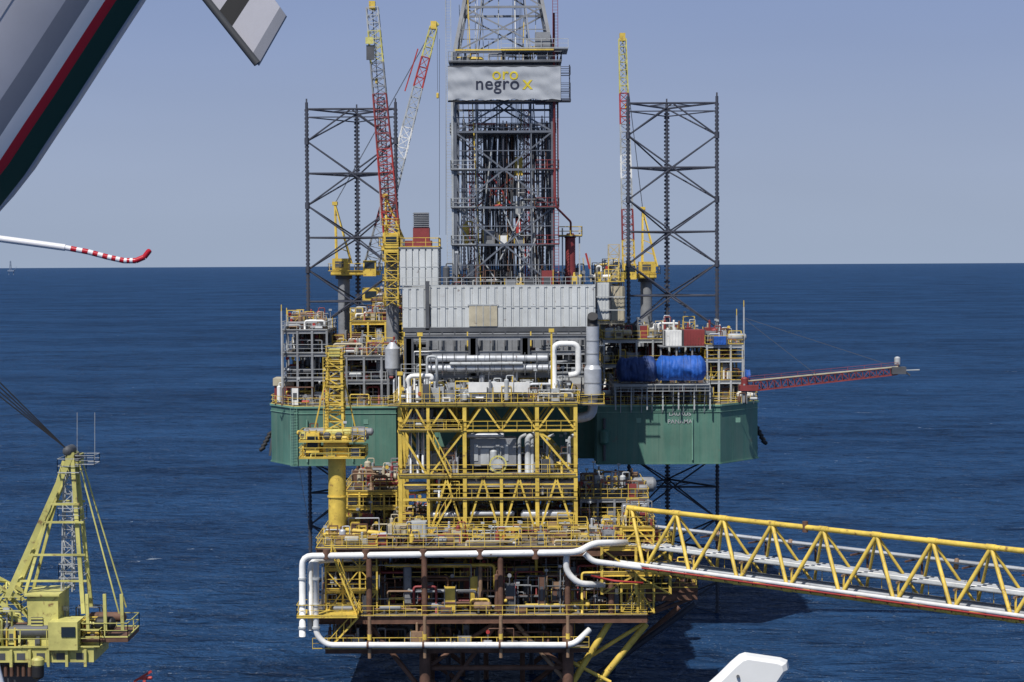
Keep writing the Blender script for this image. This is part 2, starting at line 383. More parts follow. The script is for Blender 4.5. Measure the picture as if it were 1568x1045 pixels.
def text(g, s, loc, size, mat, name, ext=.02, bend=None):
    cu = bpy.data.curves.new(name, 'FONT'); cu.body = s; cu.size = size; cu.extrude = ext; cu.align_x = 'CENTER'; cu.offset = size*.008; cu.space_character = 1.06
    o = bpy.data.objects.new(name+'_tmp', cu); sc.collection.objects.link(o); bpy.context.view_layer.update()
    me = bpy.data.meshes.new_from_object(o); sc.collection.objects.unlink(o); bpy.data.objects.remove(o)
    for v in me.vertices:
        x, y, z = v.co; X, Yy, Z = loc[0]+x, loc[1]-z, loc[2]+y
        if bend: Yy = bend(X, Z)-.035-z
        v.co = (X, Yy, Z)
    me.materials.clear(); me.materials.append(M[mat]); me.name = name
    o = bpy.data.objects.new(name, me); sc.collection.objects.link(o); g.extra.append(o)
text(rig, "LAURUS", (SX(1041, DH), DH-.06, SZ(638, DH)), .74, 'lgray', 'hull_name', .01)
text(rig, "PANAMA", (SX(1041, DH), DH-.06, SZ(650, DH)), .74, 'lgray', 'port_name', .01)

# --- side deck houses / racks
def X_(px): return SX(px, 254)
Z1 = zt
block(rig, X_(432), X_(500), 255, 268, [Z1, SZ(578, 255), SZ(540, 255), SZ(505, 255)], 3, 2, 'gray', .16, .6, 11, 'lgray')
block(rig, X_(505), X_(612), 253, 270, [Z1, SZ(582, 254), SZ(545, 254)], 4, 3, 'gray', .16, .6, 21, 'lgray')
block(rig, X_(530), X_(612), 262, 276, [SZ(545, 254), SZ(522, 262), SZ(492, 262)], 3, 2, 'yellow', .13, .6, 22, 'yellow')
block(rig, X_(940), X_(1085), 252.6, 266, [Z1, SZ(592, 254)], 5, 2, 'lgray', .14, .4, 31, 'lgray')
block(rig, X_(1085), X_(1140), 256, 270, [Z1, SZ(585, 256), SZ(552, 256), SZ(530, 256)], 3, 2, 'lgray', .14, .55, 41, 'yellow')
block(rig, X_(930), X_(1085), 263, 276, [SZ(592, 254), SZ(560, 262), SZ(522, 262)], 6, 2, 'lgray', .14, .5, 51, 'yellow')
block(rig, X_(925), X_(965), 268, 280, [SZ(522, 262), SZ(495, 262), SZ(460, 262), SZ(430, 262)], 2, 2, 'beige', .12, .9, 52, 'yellow')
block(rig, X_(560), X_(615), 268, 280, [SZ(522, 262), SZ(495, 262), SZ(470, 262)], 2, 2, 'yellow', .12, .9, 53, 'yellow')
clutter(rig, xL+1, nL-1, 251, 300, Z1, 150, 61)
clutter(rig, nR+1, xR-1, 251, 300, Z1, 150, 62)
for px, D, yt in ((432, 254, 475), (440, 258, 480), (1139, 256, 472), (1128, 262, 485), (1100, 256, 540)):
    beam(rig('corner_posts', 'lgray'), (SX(px, D), D, Z1), (SX(px, D), D, SZ(yt, D)), .1)
    beam(rig('corner_posts', 'yellow'), (SX(px, D), D, SZ(yt, D)), (SX(px, D), D, SZ(yt-10, D)), .06)
for k in range(16):
    z = SZ(524, 262)+.25*(k % 4); y = 262+.32*(k//4)
    beam(rig('drill_pipe_rack', 'brown'), (SX(452, 262), y, z+.3), (SX(558, 262), y, z+.3), .12, 6)
for px in (455, 480, 505, 530, 556): box(rig('pipe_cradles', 'gray'), SX(px, 262)-.12, SX(px, 262)+.12, 261.6, 263.8, SZ(545, 262), SZ(505, 262))
box(rig('cabin', 'white'), SX(446, 264), SX(476, 264), 264, 268, SZ(502, 264), SZ(486, 264))
box(rig('cabin_roof', 'beige'), SX(445, 264), SX(477, 264), 263.8, 268.2, SZ(486, 264), SZ(485, 264))
box(rig('stern_cabin', 'beige'), SX(418, 257), SX(450, 257), 257, 261, SZ(589, 257), SZ(578, 257))
box(rig('stern_cabin_wall', 'maroon'), SX(420, 257), SX(449, 257), 257.2, 260.8, SZ(610, 257), SZ(589, 257))
p = S(601, 575, 252)
beam(rig('silo', 'silver'), p+Vector((0, 0, 0)), p+Vector((0, 0, .9)), .5, 16, .95); beam(rig('silo', 'silver'), p+Vector((0, 0, .9)), p+Vector((0, 0, 3.4)), .95, 16); beam(rig('silo', 'silver'), p+Vector((0, 0, 3.4)), p+Vector((0, 0, 4.2)), .95, 16, .3)
for a in range(4): beam(rig('silo_legs', 'gray'), p+Vector((.8*math.cos(a*1.57+.7), .8*math.sin(a*1.57+.7), -3)), p+Vector((.8*math.cos(a*1.57+.7), .8*math.sin(a*1.57+.7), 1)), .08)
def container(g, x0, x1, y0, y1, z0, z1, mat, nm):
    b = g(nm, mat); box(b, x0, x1, y0, y1, z0, z1)
    n = int((x1-x0)/.35)
    for i in range(n): xx = x0+(i+.5)*(x1-x0)/n; box(b, xx-.06, xx+.06, y0-.05, y0-.001, z0+.15, z1-.15)
    for x in (x0, x1):
        for y in (y0, y1): beam(g(nm+'_frame', 'dgray'), (x, y, z0-.05), (x, y, z1+.05), .09)
container(rig, SX(1018, 258), SX(1045, 258), 258, 261, SZ(531, 258), SZ(508, 258), 'white', 'white_container')
container(rig, SX(1046, 258), SX(1080, 258), 258, 261, SZ(531, 258), SZ(507, 258), 'maroon', 'red_container')
box(rig('container_shelf', 'gray'), SX(1010, 258), SX(1085, 258), 257.6, 262, SZ(533, 258), SZ(531.5, 258))
for px in (1012, 1036, 1060, 1083): beam(rig('container_shelf', 'gray'), (SX(px, 258), 258, Z1), (SX(px, 258), 258, SZ(533, 258)), .12)
container(rig, SX(1090, 257), SX(1111, 257), 255.5, 257.5, SZ(529, 257), SZ(517, 257), 'blue', 'blue_container')
container(rig, SX(914, 240), SX(934, 240), 240, 248, SZ(490, 240), SZ(434, 240), 'wall', 'mud_house')
container(rig, SX(935, 242), SX(957, 242), 242, 250, SZ(492, 242), SZ(440, 242), 'beige', 'shaker_house')
for py in (455, 475): beam(rig('house_ledges', 'lgray'), S(913, py, 239.8), S(957, py, 239.8), .07)
rrail(rig('handrails', 'yellow'), SX(914, 240), SX(957, 240), 240, 249, SZ(433, 240))
clutter(rig, SX(916, 240), SX(955, 240), 241, 248, SZ(433, 240), 16, 66, ('beige', 'white', 'yellow', 'gray'), 2.2, .3, 1)

# --- blue tarpaulin covered tanks (two horizontal rolls)
def lump(g, nm, mat, x0, x1, yc, zc, r, seed, rz=1.0):
    b = g(nm, mat); v, f, s = b; i0 = len(v); nx, na = 80, 44
    for i in range(nx+1):
        t = i/nx; x = x0+(x1-x0)*t; e = min(1, (min(t, 1-t)*8+.12)) ** .5
        if i in (0, nx): e = .25
        for j in range(na):
            a = 2*math.pi*j/na; nv = noise.noise(Vector((x*.7+seed, math.cos(a)*1.3, math.sin(a)*1.3)))*.14
            nv += abs(noise.noise(Vector((x*2.0+seed, math.cos(a)*1.4, math.sin(a)*1.4+x*.5))))*.16
            fold = .035*math.sin(x*3.1+math.sin(a)*2+seed)
            rr = r*e*(1+nv+fold+.05*math.sin(t*6+seed))
            zz = math.sin(a)*rr*rz; zz = max(zz, -r*.85)
            v.append((x, yc-math.cos(a)*rr, zc+zz))
    for i in range(nx):
        for j in range(na):
            a = i0+i*na; c = a+na; f.append((a+j, a+(j+1) % na, c+(j+1) % na, c+j)); s.append(True)
    f.append(tuple(i0+j for j in range(na))); s.append(False); e_ = i0+nx*na; f.append(tuple(e_+j for j in range(na))); s.append(False)
    for k in (1, 2, 4, 5, 6):
        i = int(k*nx/7.3)
        for j in range(na): beam(g('lashings', 'dblue'), Vector((v[i0+i*na+j][0], yc+(v[i0+i*na+j][1]-yc)*1.01, zc+(v[i0+i*na+j][2]-zc)*1.01)), Vector((v[i0+i*na+j][0], yc+(v[i0+i*na+(j+1) % na][1]-yc)*1.01, zc+(v[i0+i*na+(j+1) % na][2]-zc)*1.01)), .025, 3)
tarp = G('tarpaulin_covered_tank', S(1010, 588, 250))
lump(tarp, 'dark_cover', 'dblue', SX(944, 249.5), SX(1008, 249.5), 250.3, SZ(569, 249.5), 1.6, 3.3, 1.02)
lump(tarp, 'bright_cover', 'blue', SX(1004, 249.5), SX(1082, 249.5), 250.0, SZ(567, 249.5), 1.65, 7.7, .98)
lump(tarp, 'draped_cover', 'blue', SX(1140, 256), SX(1149, 256), 256, SZ(578, 256), .8, 1.7)
box(tarp('cover_shelf', 'lgray'), SX(940, 250), SX(1085, 250), 248.4, 252, SZ(592, 250), SZ(589, 250))
rail(tarp('shelf_rail', 'lgray'), [(SX(940, 250), 248.3, SZ(600, 250)), (SX(1085, 250), 248.3, SZ(600, 250))], h=.9)
for px in range(942, 1090, 24): beam(tarp('cover_shelf', 'lgray'), (SX(px, 250), 249, Z1-.5), (SX(px, 250), 249, SZ(592, 250)), .1)
for px in range(950, 1085, 16): beam(tarp('shelf_knees', 'lgray'), (SX(px, 250), 249.9, Z1-.9), (SX(px, 250), 248.5, SZ(592, 250)), .06)

box(rig('deckhouse', 'lgray'), -22, 22, 296, 316, Z1, Z1+7)
for z in (Z1+1.5, Z1+4.7):
    for k in range(18): box(rig('deckhouse_windows', 'glass'), -21+k*2.4, -20+k*2.4, 295.9, 295.99, z, z+1)

# ================================================================== LEGS
def leg(xc, D, ztop, bay=8.74, r=12.1):
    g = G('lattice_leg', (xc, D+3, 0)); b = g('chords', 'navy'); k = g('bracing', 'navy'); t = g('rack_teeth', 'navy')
    A = Vector((xc-r/2, D, 0)); B = Vector((xc+r/2, D, 0)); C = Vector((xc, D+10, 0)); ch = [A, B, C]
    for c in ch:
        beam(b, c+Vector((0, 0, -8)), c+Vector((0, 0, ztop+.9)), .21, 8)
        z = -2; hw = .38 if c is C else .28
        while z < ztop:
            box(t, c.x-hw, c.x+hw, c.y-.1, c.y+.1, z, z+.3); z += .55
    z = ztop
    def U(z): return Vector((0, 0, z))
    while z > -6:
        for (p, q) in ((A, B), (B, C), (C, A)):
            beam(k, p+U(z), q+U(z), .13, 6)
            zm = z-bay/2
            if (p, q) == (A, B):
                m = (A+B)/2
                beam(k, A+U(zm), m+U(z), .115, 6); beam(k, B+U(zm), m+U(z), .115, 6); beam(k, A+U(zm), m+U(z-bay), .115, 6); beam(k, B+U(zm), m+U(z-bay), .115, 6)
            else:
                o = A if A in (p, q) else B
                beam(k, o+U(zm), C+U(z), .12, 6); beam(k, o+U(zm), C+U(z-bay), .12, 6)
        for c in (A, B): beam(k, c+U(z-bay/2-.45), c+U(z-bay/2+.45), .34, 8)
        m1, m2, m3 = (A+B)/2, (B+C)/2, (C+A)/2
        for (p, q) in ((m1, m2), (m2, m3), (m3, m1)): beam(k, p+U(z), q+U(z), .07)
        z -= bay
    for (p, q) in ((A, B), (B, C), (C, A)): beam(k, p+U(ztop-1.1), q+U(ztop-1.1), .09)
    for c in ch: beam(k, c+U(ztop+.9), c+U(ztop+1.4), .12)
    for c in ch:
        box(g('jack_house', 'gray'), c.x-1.1, c.x+1.1, c.y-1.1, c.y+1.1, Z1+.1, Z1+7)
        for z in range(4): box(g('jack_motors', 'dgray'), c.x-1.35, c.x+1.35, c.y-1.2, c.y-1.1, Z1+.6+z*1.6, Z1+1.5+z*1.6)
leg((SX(473, 272)+SX(609, 272))/2, 272, SZ(167, 272, 540))
leg((SX(963, 272)+SX(1098, 272))/2, 272, SZ(158, 272, 1030))
leg(SX(772, 308), 308, 69.5)
# ================================================================== CANTILEVER + DRILL FLOOR
cant = G('cantilever_drill_package', (0, 240, 36))
cx0, cx1 = SX(622, 234), SX(908, 234)
zc0, zc1 = SZ(572, 234), SZ(500, 234)
for x in (cx0+.6, cx1-.6, cx0+8, cx1-8):
    box(cant('cantilever_beam', 'dgray'), x-.3, x+.3, 229, 290, zc0, zc1-1.2)
    for yy in range(229, 290, 3): box(cant('web_stiffeners', 'dgray'), x-.55, x+.55, yy, yy+.1, zc0, zc1-1.2)
for z in (zc0, zc0+2.6, zc1-1.2):
    for y in (229.5, 234, 239): ibeam(cant('cross_beams', 'gray'), (cx0, y, z), (cx1, y, z), .5, .3)
box(cant('front_plating', 'dgray'), cx0, cx1, 236, 236.2, zc0, zc1-.3)
box(cant('fascia', 'gray'), cx0+2.5, cx1-.5, 230.9, 231.1, zc1-2.9, zc1-1.1)
for k in range(22):
    x = cx0+2.6+(cx1-cx0-3.2)*(k+.5)/22; box(cant('fascia_ribs', 'gray'), x-.05, x+.05, 230.8, 230.89, zc1-2.85, zc1-1.15)
for k in range(24):
    x = cx0+(cx1-cx0)*(k+.5)/24; box(cant('plating_ribs', 'dgray'), x-.07, x+.07, 235.8, 235.99, zc0+.3, zc1-.5)
box(cant('drill_floor', 'dgray'), cx0-.2, cx1+.2, 231.6, 252, zc1-.55, zc1-.1)
for z in (zc1-1.0, zc1-1.9):
    for k in range(3): beam(cant('underfloor_pipes', ('dgray', 'gray', 'lgray')[k]), (cx0, 231.4+k*.3, z+.2*k), (cx1, 231.4+k*.3, z+.2*k), .1, 6)
R = random.Random(5)
for k in range(90):
    x = R.uniform(cx0, cx1); y = R.uniform(229.5, 234); z = R.uniform(zc0, zc1-2.6); ss = R.uniform(.15, .45)
    box(cant('underfloor_equipment', R.choice(('gray', 'dgray', 'dgray', 'brown', 'lgray'))), x-ss, x+ss, y, y+.6, z, z+R.uniform(.2, .9))
UL = ('gray', 'lgray', 'dgray', 'white')
for k in range(26):
    x = R.uniform(cx0, cx1-3); z = R.uniform(zc0, zc1-1.5); y = R.uniform(229, 232)
    pipe(cant('underfloor_lines_'+UL[k % 4], UL[k % 4]), [(x, y, zc0-.5), (x, y, z), (x+R.uniform(1, 4), y, z), (x+R.uniform(3, 5), y+1.5, z)], R.choice((.05, .08, .12)), 6)
rail(cant('handrails', 'lgray'), [(cx0-.3, 229, zc0+.3), (cx1+.3, 229, zc0+.3)])
for k in range(16): beam(cant('hangers', 'yellow' if k % 5 == 0 else 'dgray'), (cx0+k*(cx1-cx0)/15, 230.5, zc0-2.2), (cx0+k*(cx1-cx0)/15, 230.5, zc1-.5), .09)
for (a, b_, y, r_, mt, D) in ((655, 742, 549, .38, 'silver', 229), (744, 838, 549, .38, 'silver', 229), (655, 845, 564, .42, 'silver', 228.5), (690, 800, 557, .2, 'lgray', 228)):
    vessel(cant('service_ducts_'+mt, mt), (SX(a, D), D, SZ(y, D)), (SX(b_, D), D, SZ(y, D)), r_, 14)
    n_ = int((b_-a)/14)
    for i in range(1, n_): xx = SX(a+(b_-a)*i/n_, D); beam(cant('duct_bands', 'gray'), (xx-.04, D, SZ(y, D)), (xx+.04, D, SZ(y, D)), r_+.025, 14)
for px in range(660, 845, 18): beam(cant('duct_hangers', 'dgray'), (SX(px, 228), 228, SZ(540, 228)), (SX(px, 228), 228, SZ(575, 228)), .06)
zw1 = SZ(438, 232)
def windwall(x0, x1, y, z0, z1, pitch=.95):
    b = cant('windwall', 'wall'); rb = cant('windwall_ribs', 'lgray')
    box(b, x0, x1, y, y+.12, z0, z1)
    n = max(1, round((x1-x0)/pitch))
    for i in range(n):
        x = x0+(i+.5)*(x1-x0)/n
        box(b, x-.28, x+.28, y-.14, y-.003, z0+.05, z1-.08)
        box(cant('windwall_joints', 'gray'), x-.43, x-.40, y-.02, y-.004, z0+.02, z1-.02)
    nz_ = max(1, round((z1-z0)/2.4))
    for i in range(nz_+1): z = z0+(z1-z0)*i/nz_; box(rb, x0-.02, x1+.02, y-.17, y-.143, z-.04, z+.04)
wx0, wx1 = SX(617, 232), SX(912, 232)
windwall(wx0, SX(652, 232), 232, zc1, SZ(440, 232)); windwall(SX(660, 232), wx1, 232, zc1, zw1)
box(cant('wall_post', 'dgray'), SX(652.5, 232), SX(658.5, 232), 231.6, 232.2, zc1-.3, zw1+.6)
windwall(SX(614, 234), SX(673, 234), 234, zw1+.1, SZ(380, 234), pitch=.8)
for x, mt in ((wx0, 'wall'), (wx1-.15, 'wall')): box(cant('windwall_side', mt), x, x+.14, 232.13, 250, zc1, zw1)
box(cant('windwall_rear', 'lgray'), wx0, wx1, 250, 250.15, zc1, zw1)
box(cant('doghouse_roof', 'gray'), SX(612, 234), SX(675, 234), 233.8, 242, SZ(380, 234)+.01, SZ(378, 234))
box(cant('doghouse_side', 'wall'), SX(673, 234)-.1, SX(673, 234), 234.13, 242, zw1, SZ(380, 234))
box(cant('drill_floor_surface', 'deckm'), wx0+.2, wx1-.2, 232.2, 249.9, zc1+2.3, zc1+2.4)
box(cant('shutter_door', 'beige'), SX(719, 232), SX(762, 232), 231.74, 231.82, zc1+.1, SZ(468, 232))
box(cant('shutter_frame', 'lgray'), SX(717, 232), SX(764, 232), 231.70, 231.80, SZ(468, 232)+.005, SZ(466, 232))
for k in range(1, 4): xx = SX(719, 232)+k*(SX(762, 232)-SX(719, 232))/4; box(cant('shutter_battens', 'lgray'), xx-.04, xx+.04, 231.7, 231.735, zc1+.1, SZ(468, 232))
rail(cant('handrails', 'lgray'), [(wx0, 232, zw1), (wx1, 232, zw1)], h=1.0); rrail(cant('handrails', 'yellow'), SX(614, 234), SX(673, 234), 234, 241, SZ(378, 234))
x0, x1 = SX(634, 236), SX(659, 236)
box(cant('vent_base', 'maroon'), x0, x1, 236, 238, SZ(376, 236), SZ(348, 236)); box(cant('vent_louvres', 'gray'), x0+.1, x1-.1, 236.1, 237.9, SZ(348, 236), SZ(325, 236))
for k in range(8): z = SZ(347, 236)+k*.22; box(cant('louvre_blades', 'gray'), x0, x1, 235.9, 236.08, z, z+.09)
box(cant('red_box', 'maroon'), SX(622, 236), SX(662, 236), 235.5, 239, SZ(378, 236), SZ(368, 236))
clutter(cant, wx0+5, wx1-1, 233, 248, zw1-1.5, 90, 71, ('gray', 'lgray', 'white', 'dgray', 'yellow', 'maroon', 'dgray'), hmax=3.4)
xs_ = SX(874, 238)
beam(cant('red_scrubber', 'maroon'), (xs_, 238, SZ(440, 238)), (xs_, 238, SZ(365, 238)), .62, 16); beam(cant('red_scrubber_top', 'maroon'), (xs_, 238, SZ(365, 238)), (xs_, 238, SZ(358, 238)), .75, 16, .4)
rrail(cant('handrails', 'yellow'), xs_-1.4, xs_+1.4, 237, 239.6, SZ(362, 238)); box(cant('scrubber_deck', 'dgray'), xs_-1.4, xs_+1.4, 237, 239.6, SZ(362, 238)-.1, SZ(362, 238))
for px in (862, 888): beam(cant('scrubber_frame', 'lgray'), (SX(px, 238), 237.6, SZ(440, 238)), (SX(px, 238), 237.6, SZ(350, 238)), .1)
pipe(cant('red_hose', 'maroon'), [S(848, 20, 234), S(850, 300, 234), S(852, 318, 234), S(874, 340, 236), S(874, 362, 238)], .13, 8)

# ================================================================== DERRICK
der = G('drilling_derrick', (SX(773, 240), 240, 45))
DX0, DX1 = SX(699, 235), SX(848, 235); DY0, DY1 = 235.0, 246.0
lv_px = [437, 375, 318, 260, 202, 158, 98, 80]
lvz = [SZ(p_, 235, 773) for p_ in lv_px]
def dcorner(z):
    z0 = lvz[-1]
    t = max(0, (z-z0)/24.0); i = t*4.6
    return [Vector((DX0+i, DY0+i, z)), Vector((DX1-i, DY0+i, z)), Vector((DX1-i, DY1-i, z)), Vector((DX0+i, DY1-i, z))]
zs = lvz+[lvz[-1]+5.4, lvz[-1]+10.4, lvz[-1]+15, lvz[-1]+19.5, lvz[-1]+24]
for i in range(len(zs)-1):
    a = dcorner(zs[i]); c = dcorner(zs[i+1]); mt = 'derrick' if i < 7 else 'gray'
    for k in range(4):
        b = der('derrick_legs', mt); q = (k+1) % 4
        beam(b, a[k], c[k], .24); beam(b, c[k], c[q], .15)
        bb = der('derrick_braces', mt)
        if zs[i+1]-zs[i] > 2:
            m = (c[k]+c[q])/2; m2 = (a[k]+a[q])/2
            if k in (1, 3) or i >= 7:
                beam(bb, a[k], c[q], .1); beam(bb, a[q], c[k], .1)
            elif i % 2 == 0: beam(bb, a[k], m, .11); beam(bb, a[q], m, .11)
            else: beam(bb, m2, c[k], .11); beam(bb, m2, c[q], .11)
            h0 = a[k].lerp(c[k], .5); h1 = a[q].lerp(c[q], .5); beam(bb, h0, h1, .06)
            if k in (0, 2):
                for t in (.22, .78): beam(bb, a[k].lerp(a[q], t), c[k].lerp(c[q], t), .08)
beam(der('white_leg_pipe', 'lgray'), (DX0-.25, 234.8, lvz[0]), (DX0-.25, 234.8, lvz[-1]), .13, 8)
c = dcorner(zs[-1]); box(der('crown', 'gray'), c[0].x-.4, c[1].x+.4, c[0].y-.4, c[2].y+.4, zs[-1], zs[-1]+.8)
R = random.Random(9)
for k in range(84):
    side = k % 3
    px = (R.uniform(765, 792), R.uniform(815, 842), R.uniform(742, 760))[side] if k < 76 else R.uniform(700, 845)
    y = R.uniform(237, 243); x = SX(px, y); lean = R.uniform(-.9, .9)
    beam(der('racked_drill_pipe', ('dgray', 'navy', 'brown', 'gray')[R.choice((0, 0, 1, 1, 2, 3))]), (x+lean, y, lvz[0]-1), (x, y, lvz[4]+R.uniform(0, 1.5)), .085, 5)
for k in range(20):
    px = R.uniform(705, 840); y = R.uniform(235.5, 245); beam(der('hanging_lines', R.choice(('lgray', 'white', 'dgray', 'yellow'))), (SX(px, y)+R.uniform(-1.5, 1.5), y, lvz[0]), (SX(px, y), y, lvz[-1]+R.uniform(-2, 12)), R.choice((.03, .05, .07)), 4)
for px, mt in ((724, 'red'), (736, 'lgray'), (800, 'lgray'), (808, 'red')):
    lattice([der('guide_rails_'+mt, mt)], (SX(px, 240), 240, lvz[0]), (SX(px, 240), 240, lvz[5]-.5), .5, .5, 36, .05, .03)
for (pa, pb) in (((724, 190), (760, 190)), ((724, 258), (760, 300)), ((800, 340), (740, 250)), ((724, 322), (790, 268))):
    beam(der('red_members', 'red'), S(*pa, 239), S(*pb, 239), .1)
for (pa, pb) in (((700, 340), (760, 430)), ((838, 330), (790, 430)), ((770, 320), (815, 420)), ((812, 300), (765, 400)), ((755, 210), (740, 330))):
    beam(der('white_hoses', 'lgray'), S(*pa, 237), S(*pb, 237), .09, 6)
tx = SX(795, 239)
for (dz, w_, h_, mt) in ((0, 1.1, 2.2, 'yellow'), (-2.6, 1.5, 1.8, 'dgray'), (-5.2, 1.2, 2.0, 'lgray'), (-7, .6, 2, 'red')):
    z = SZ(255, 239)+dz; box(der('top_drive_'+mt, mt), tx-w_/2, tx+w_/2, 238.5, 240, z-h_/2, z+h_/2)
for k in range(8): beam(der('drill_lines', 'black'), (tx-.7+.2*k, 239.2, SZ(240, 239)), (tx-.4+.11*k, 239.2, zs[-1]), .03, 3)
zm = lvz[4]
box(der('monkey_board', 'dgray'), DX0-.6, DX1+.4, 236, 244, zm-.15, zm); rrail(der('derrick_rails', 'lgray'), DX0-.6, DX1+.4, 236, 244, zm)
for k in range(12): beam(der('racking_fingers', 'dgray'), (DX0+k, 236.5, zm+.1), (DX0+k, 242, zm+.1), .08)
for i in (1, 2, 3): rrail(der('derrick_rails', 'lgray'), DX0-.5, DX0+2.4, 234.4, 237, lvz[i]); box(der('derrick_landings', 'dgray'), DX0-.5, DX0+2.4, 234.4, 237, lvz[i]-.08, lvz[i])
for i in (1, 2, 3, 5): rrail(der('derrick_rails', 'maroon'), DX1-2.0, DX1+.7, 234.4, 237, lvz[i]); box(der('derrick_landings', 'dgray'), DX1-2, DX1+.7, 234.4, 237, lvz[i]-.08, lvz[i])
clutter(der, DX0+1, DX1-1, 236.5, 243, lvz[1], 16, 81, ('gray', 'white', 'dgray', 'yellow'), hmax=2); clutter(der, DX0+1, DX1-1, 236.5, 243, lvz[2], 8, 82, ('gray', 'white', 'dgray', 'red'), hmax=2)
ladder(der('derrick_ladder', 'lgray'), DX0-.7, 235, lvz[0], lvz[-1]+12, .6)
ladder(der('derrick_ladder', 'maroon'), DX1+.35, 234.6, lvz[0], lvz[-1]+12, .6)
beam(der('standpipe', 'dgray'), (DX1+.6, 235.4, lvz[2]), (DX1+.6, 235.4, lvz[-1]), .1, 6)
zp = lvz[-2]+.2
box(der('gangway', 'dgray'), SX(690, 234), SX(862, 234), 233.6, 247.5, zp-.15, zp)
rail(der('derrick_rails', 'gray'), [(SX(690, 234), 233.7, zp), (SX(862, 234), 233.7, zp), (SX(862, 234), 247, zp)])
box(der('gangway_edge', 'yellow'), SX(700, 234), SX(850, 234), 233.5, 233.58, zp+1.2, zp+1.38)
z2 = lvz[-1]+.3; box(der('gangway', 'gray'), SX(770, 234), SX(872, 234), 233.8, 240, z2-.1, z2); rail(der('derrick_rails', 'lgray'), [(SX(770, 234), 233.8, z2), (SX(872, 234), 233.8, z2)])
box(der('crown_cabin', 'gray'), SX(822, 234), SX(845, 234), 234, 236, z2, z2+1.9)
zz_ = SZ(153, 234)
for pz in (115, 140, 153): rrail(der('derrick_rails', 'navy'), SX(858, 234), SX(875, 234), 233.6, 236, SZ(pz, 234), h=.9)
box(der('side_basket', 'navy'), SX(852, 234), SX(876, 234), 233.6, 236, zz_-.2, zz_)
for px in (860, 874): beam(der('side_basket', 'navy'), (SX(px, 234), 234, zz_), (SX(px, 234), 234, SZ(100, 234)), .08)
for (px, py, D) in ((683, -20, 236), (673, 60, 236)): beam(der('guy_lines', 'black'), S(px, py, D), S(px, 360, D), .03, 3)
clutter(der, DX0, DX1, 235, 240, zp, 16, 83, ('gray', 'dgray', 'yellow', 'gray'), hmax=1.2, smax=.9)

# --- banner
ban = G('banner', S(774, 128, 233.3))
b = ban('cloth', 'banner'); v, f, s = b; nx, nzv = 90, 26
bx0, bx1 = SX(688.5, 233.3), SX(860.5, 233.3); bz0, bz1 = SZ(154, 233.3), SZ(102, 233.3)
def bany(x, z): return 233.3+noise.noise(Vector((x*.55, z*.9, 3)))*.14+noise.noise(Vector((x*1.4+z*.8, z*.5, 8)))*.08+.02*math.sin(x*2.2+z)
for i in range(nx+1):
    for j in range(nzv+1):
        x = bx0+(bx1-bx0)*i/nx; z = bz0+(bz1-bz0)*j/nzv
        sag = .14*abs(math.sin(i/nx*math.pi*6))
        v.append((x, bany(x, z), z+(sag if j == 0 else 0)-(sag*.6 if j == nzv else 0)))
for i in range(nx):
    for j in range(nzv):
        a = i*(nzv+1)+j; f.append((a, a+1, a+nzv+2, a+nzv+1)); s.append(True)
beam(ban('banner_bars', 'black'), (bx0, 233.5, bz0-.05), (bx1, 233.5, bz0-.05), .12); beam(ban('banner_bars', 'dgray'), (bx0, 233.5, bz1+.05), (bx1, 233.5, bz1+.05), .08)
text(ban, "negro", (SX(764, 233), 233.0, SZ(136.5, 233)), 2.1, 'textblue', 'lettering_negro', .01, bany)
text(ban, "oro", (SX(776, 233), 233.0, SZ(121.5, 233)), 2.0, 'textyel', 'lettering_oro', .01, bany)
text(ban, "x", (SX(810, 233), 233.0, SZ(136.5, 233)), 2.3, 'textyel', 'lettering_x', .01, bany)

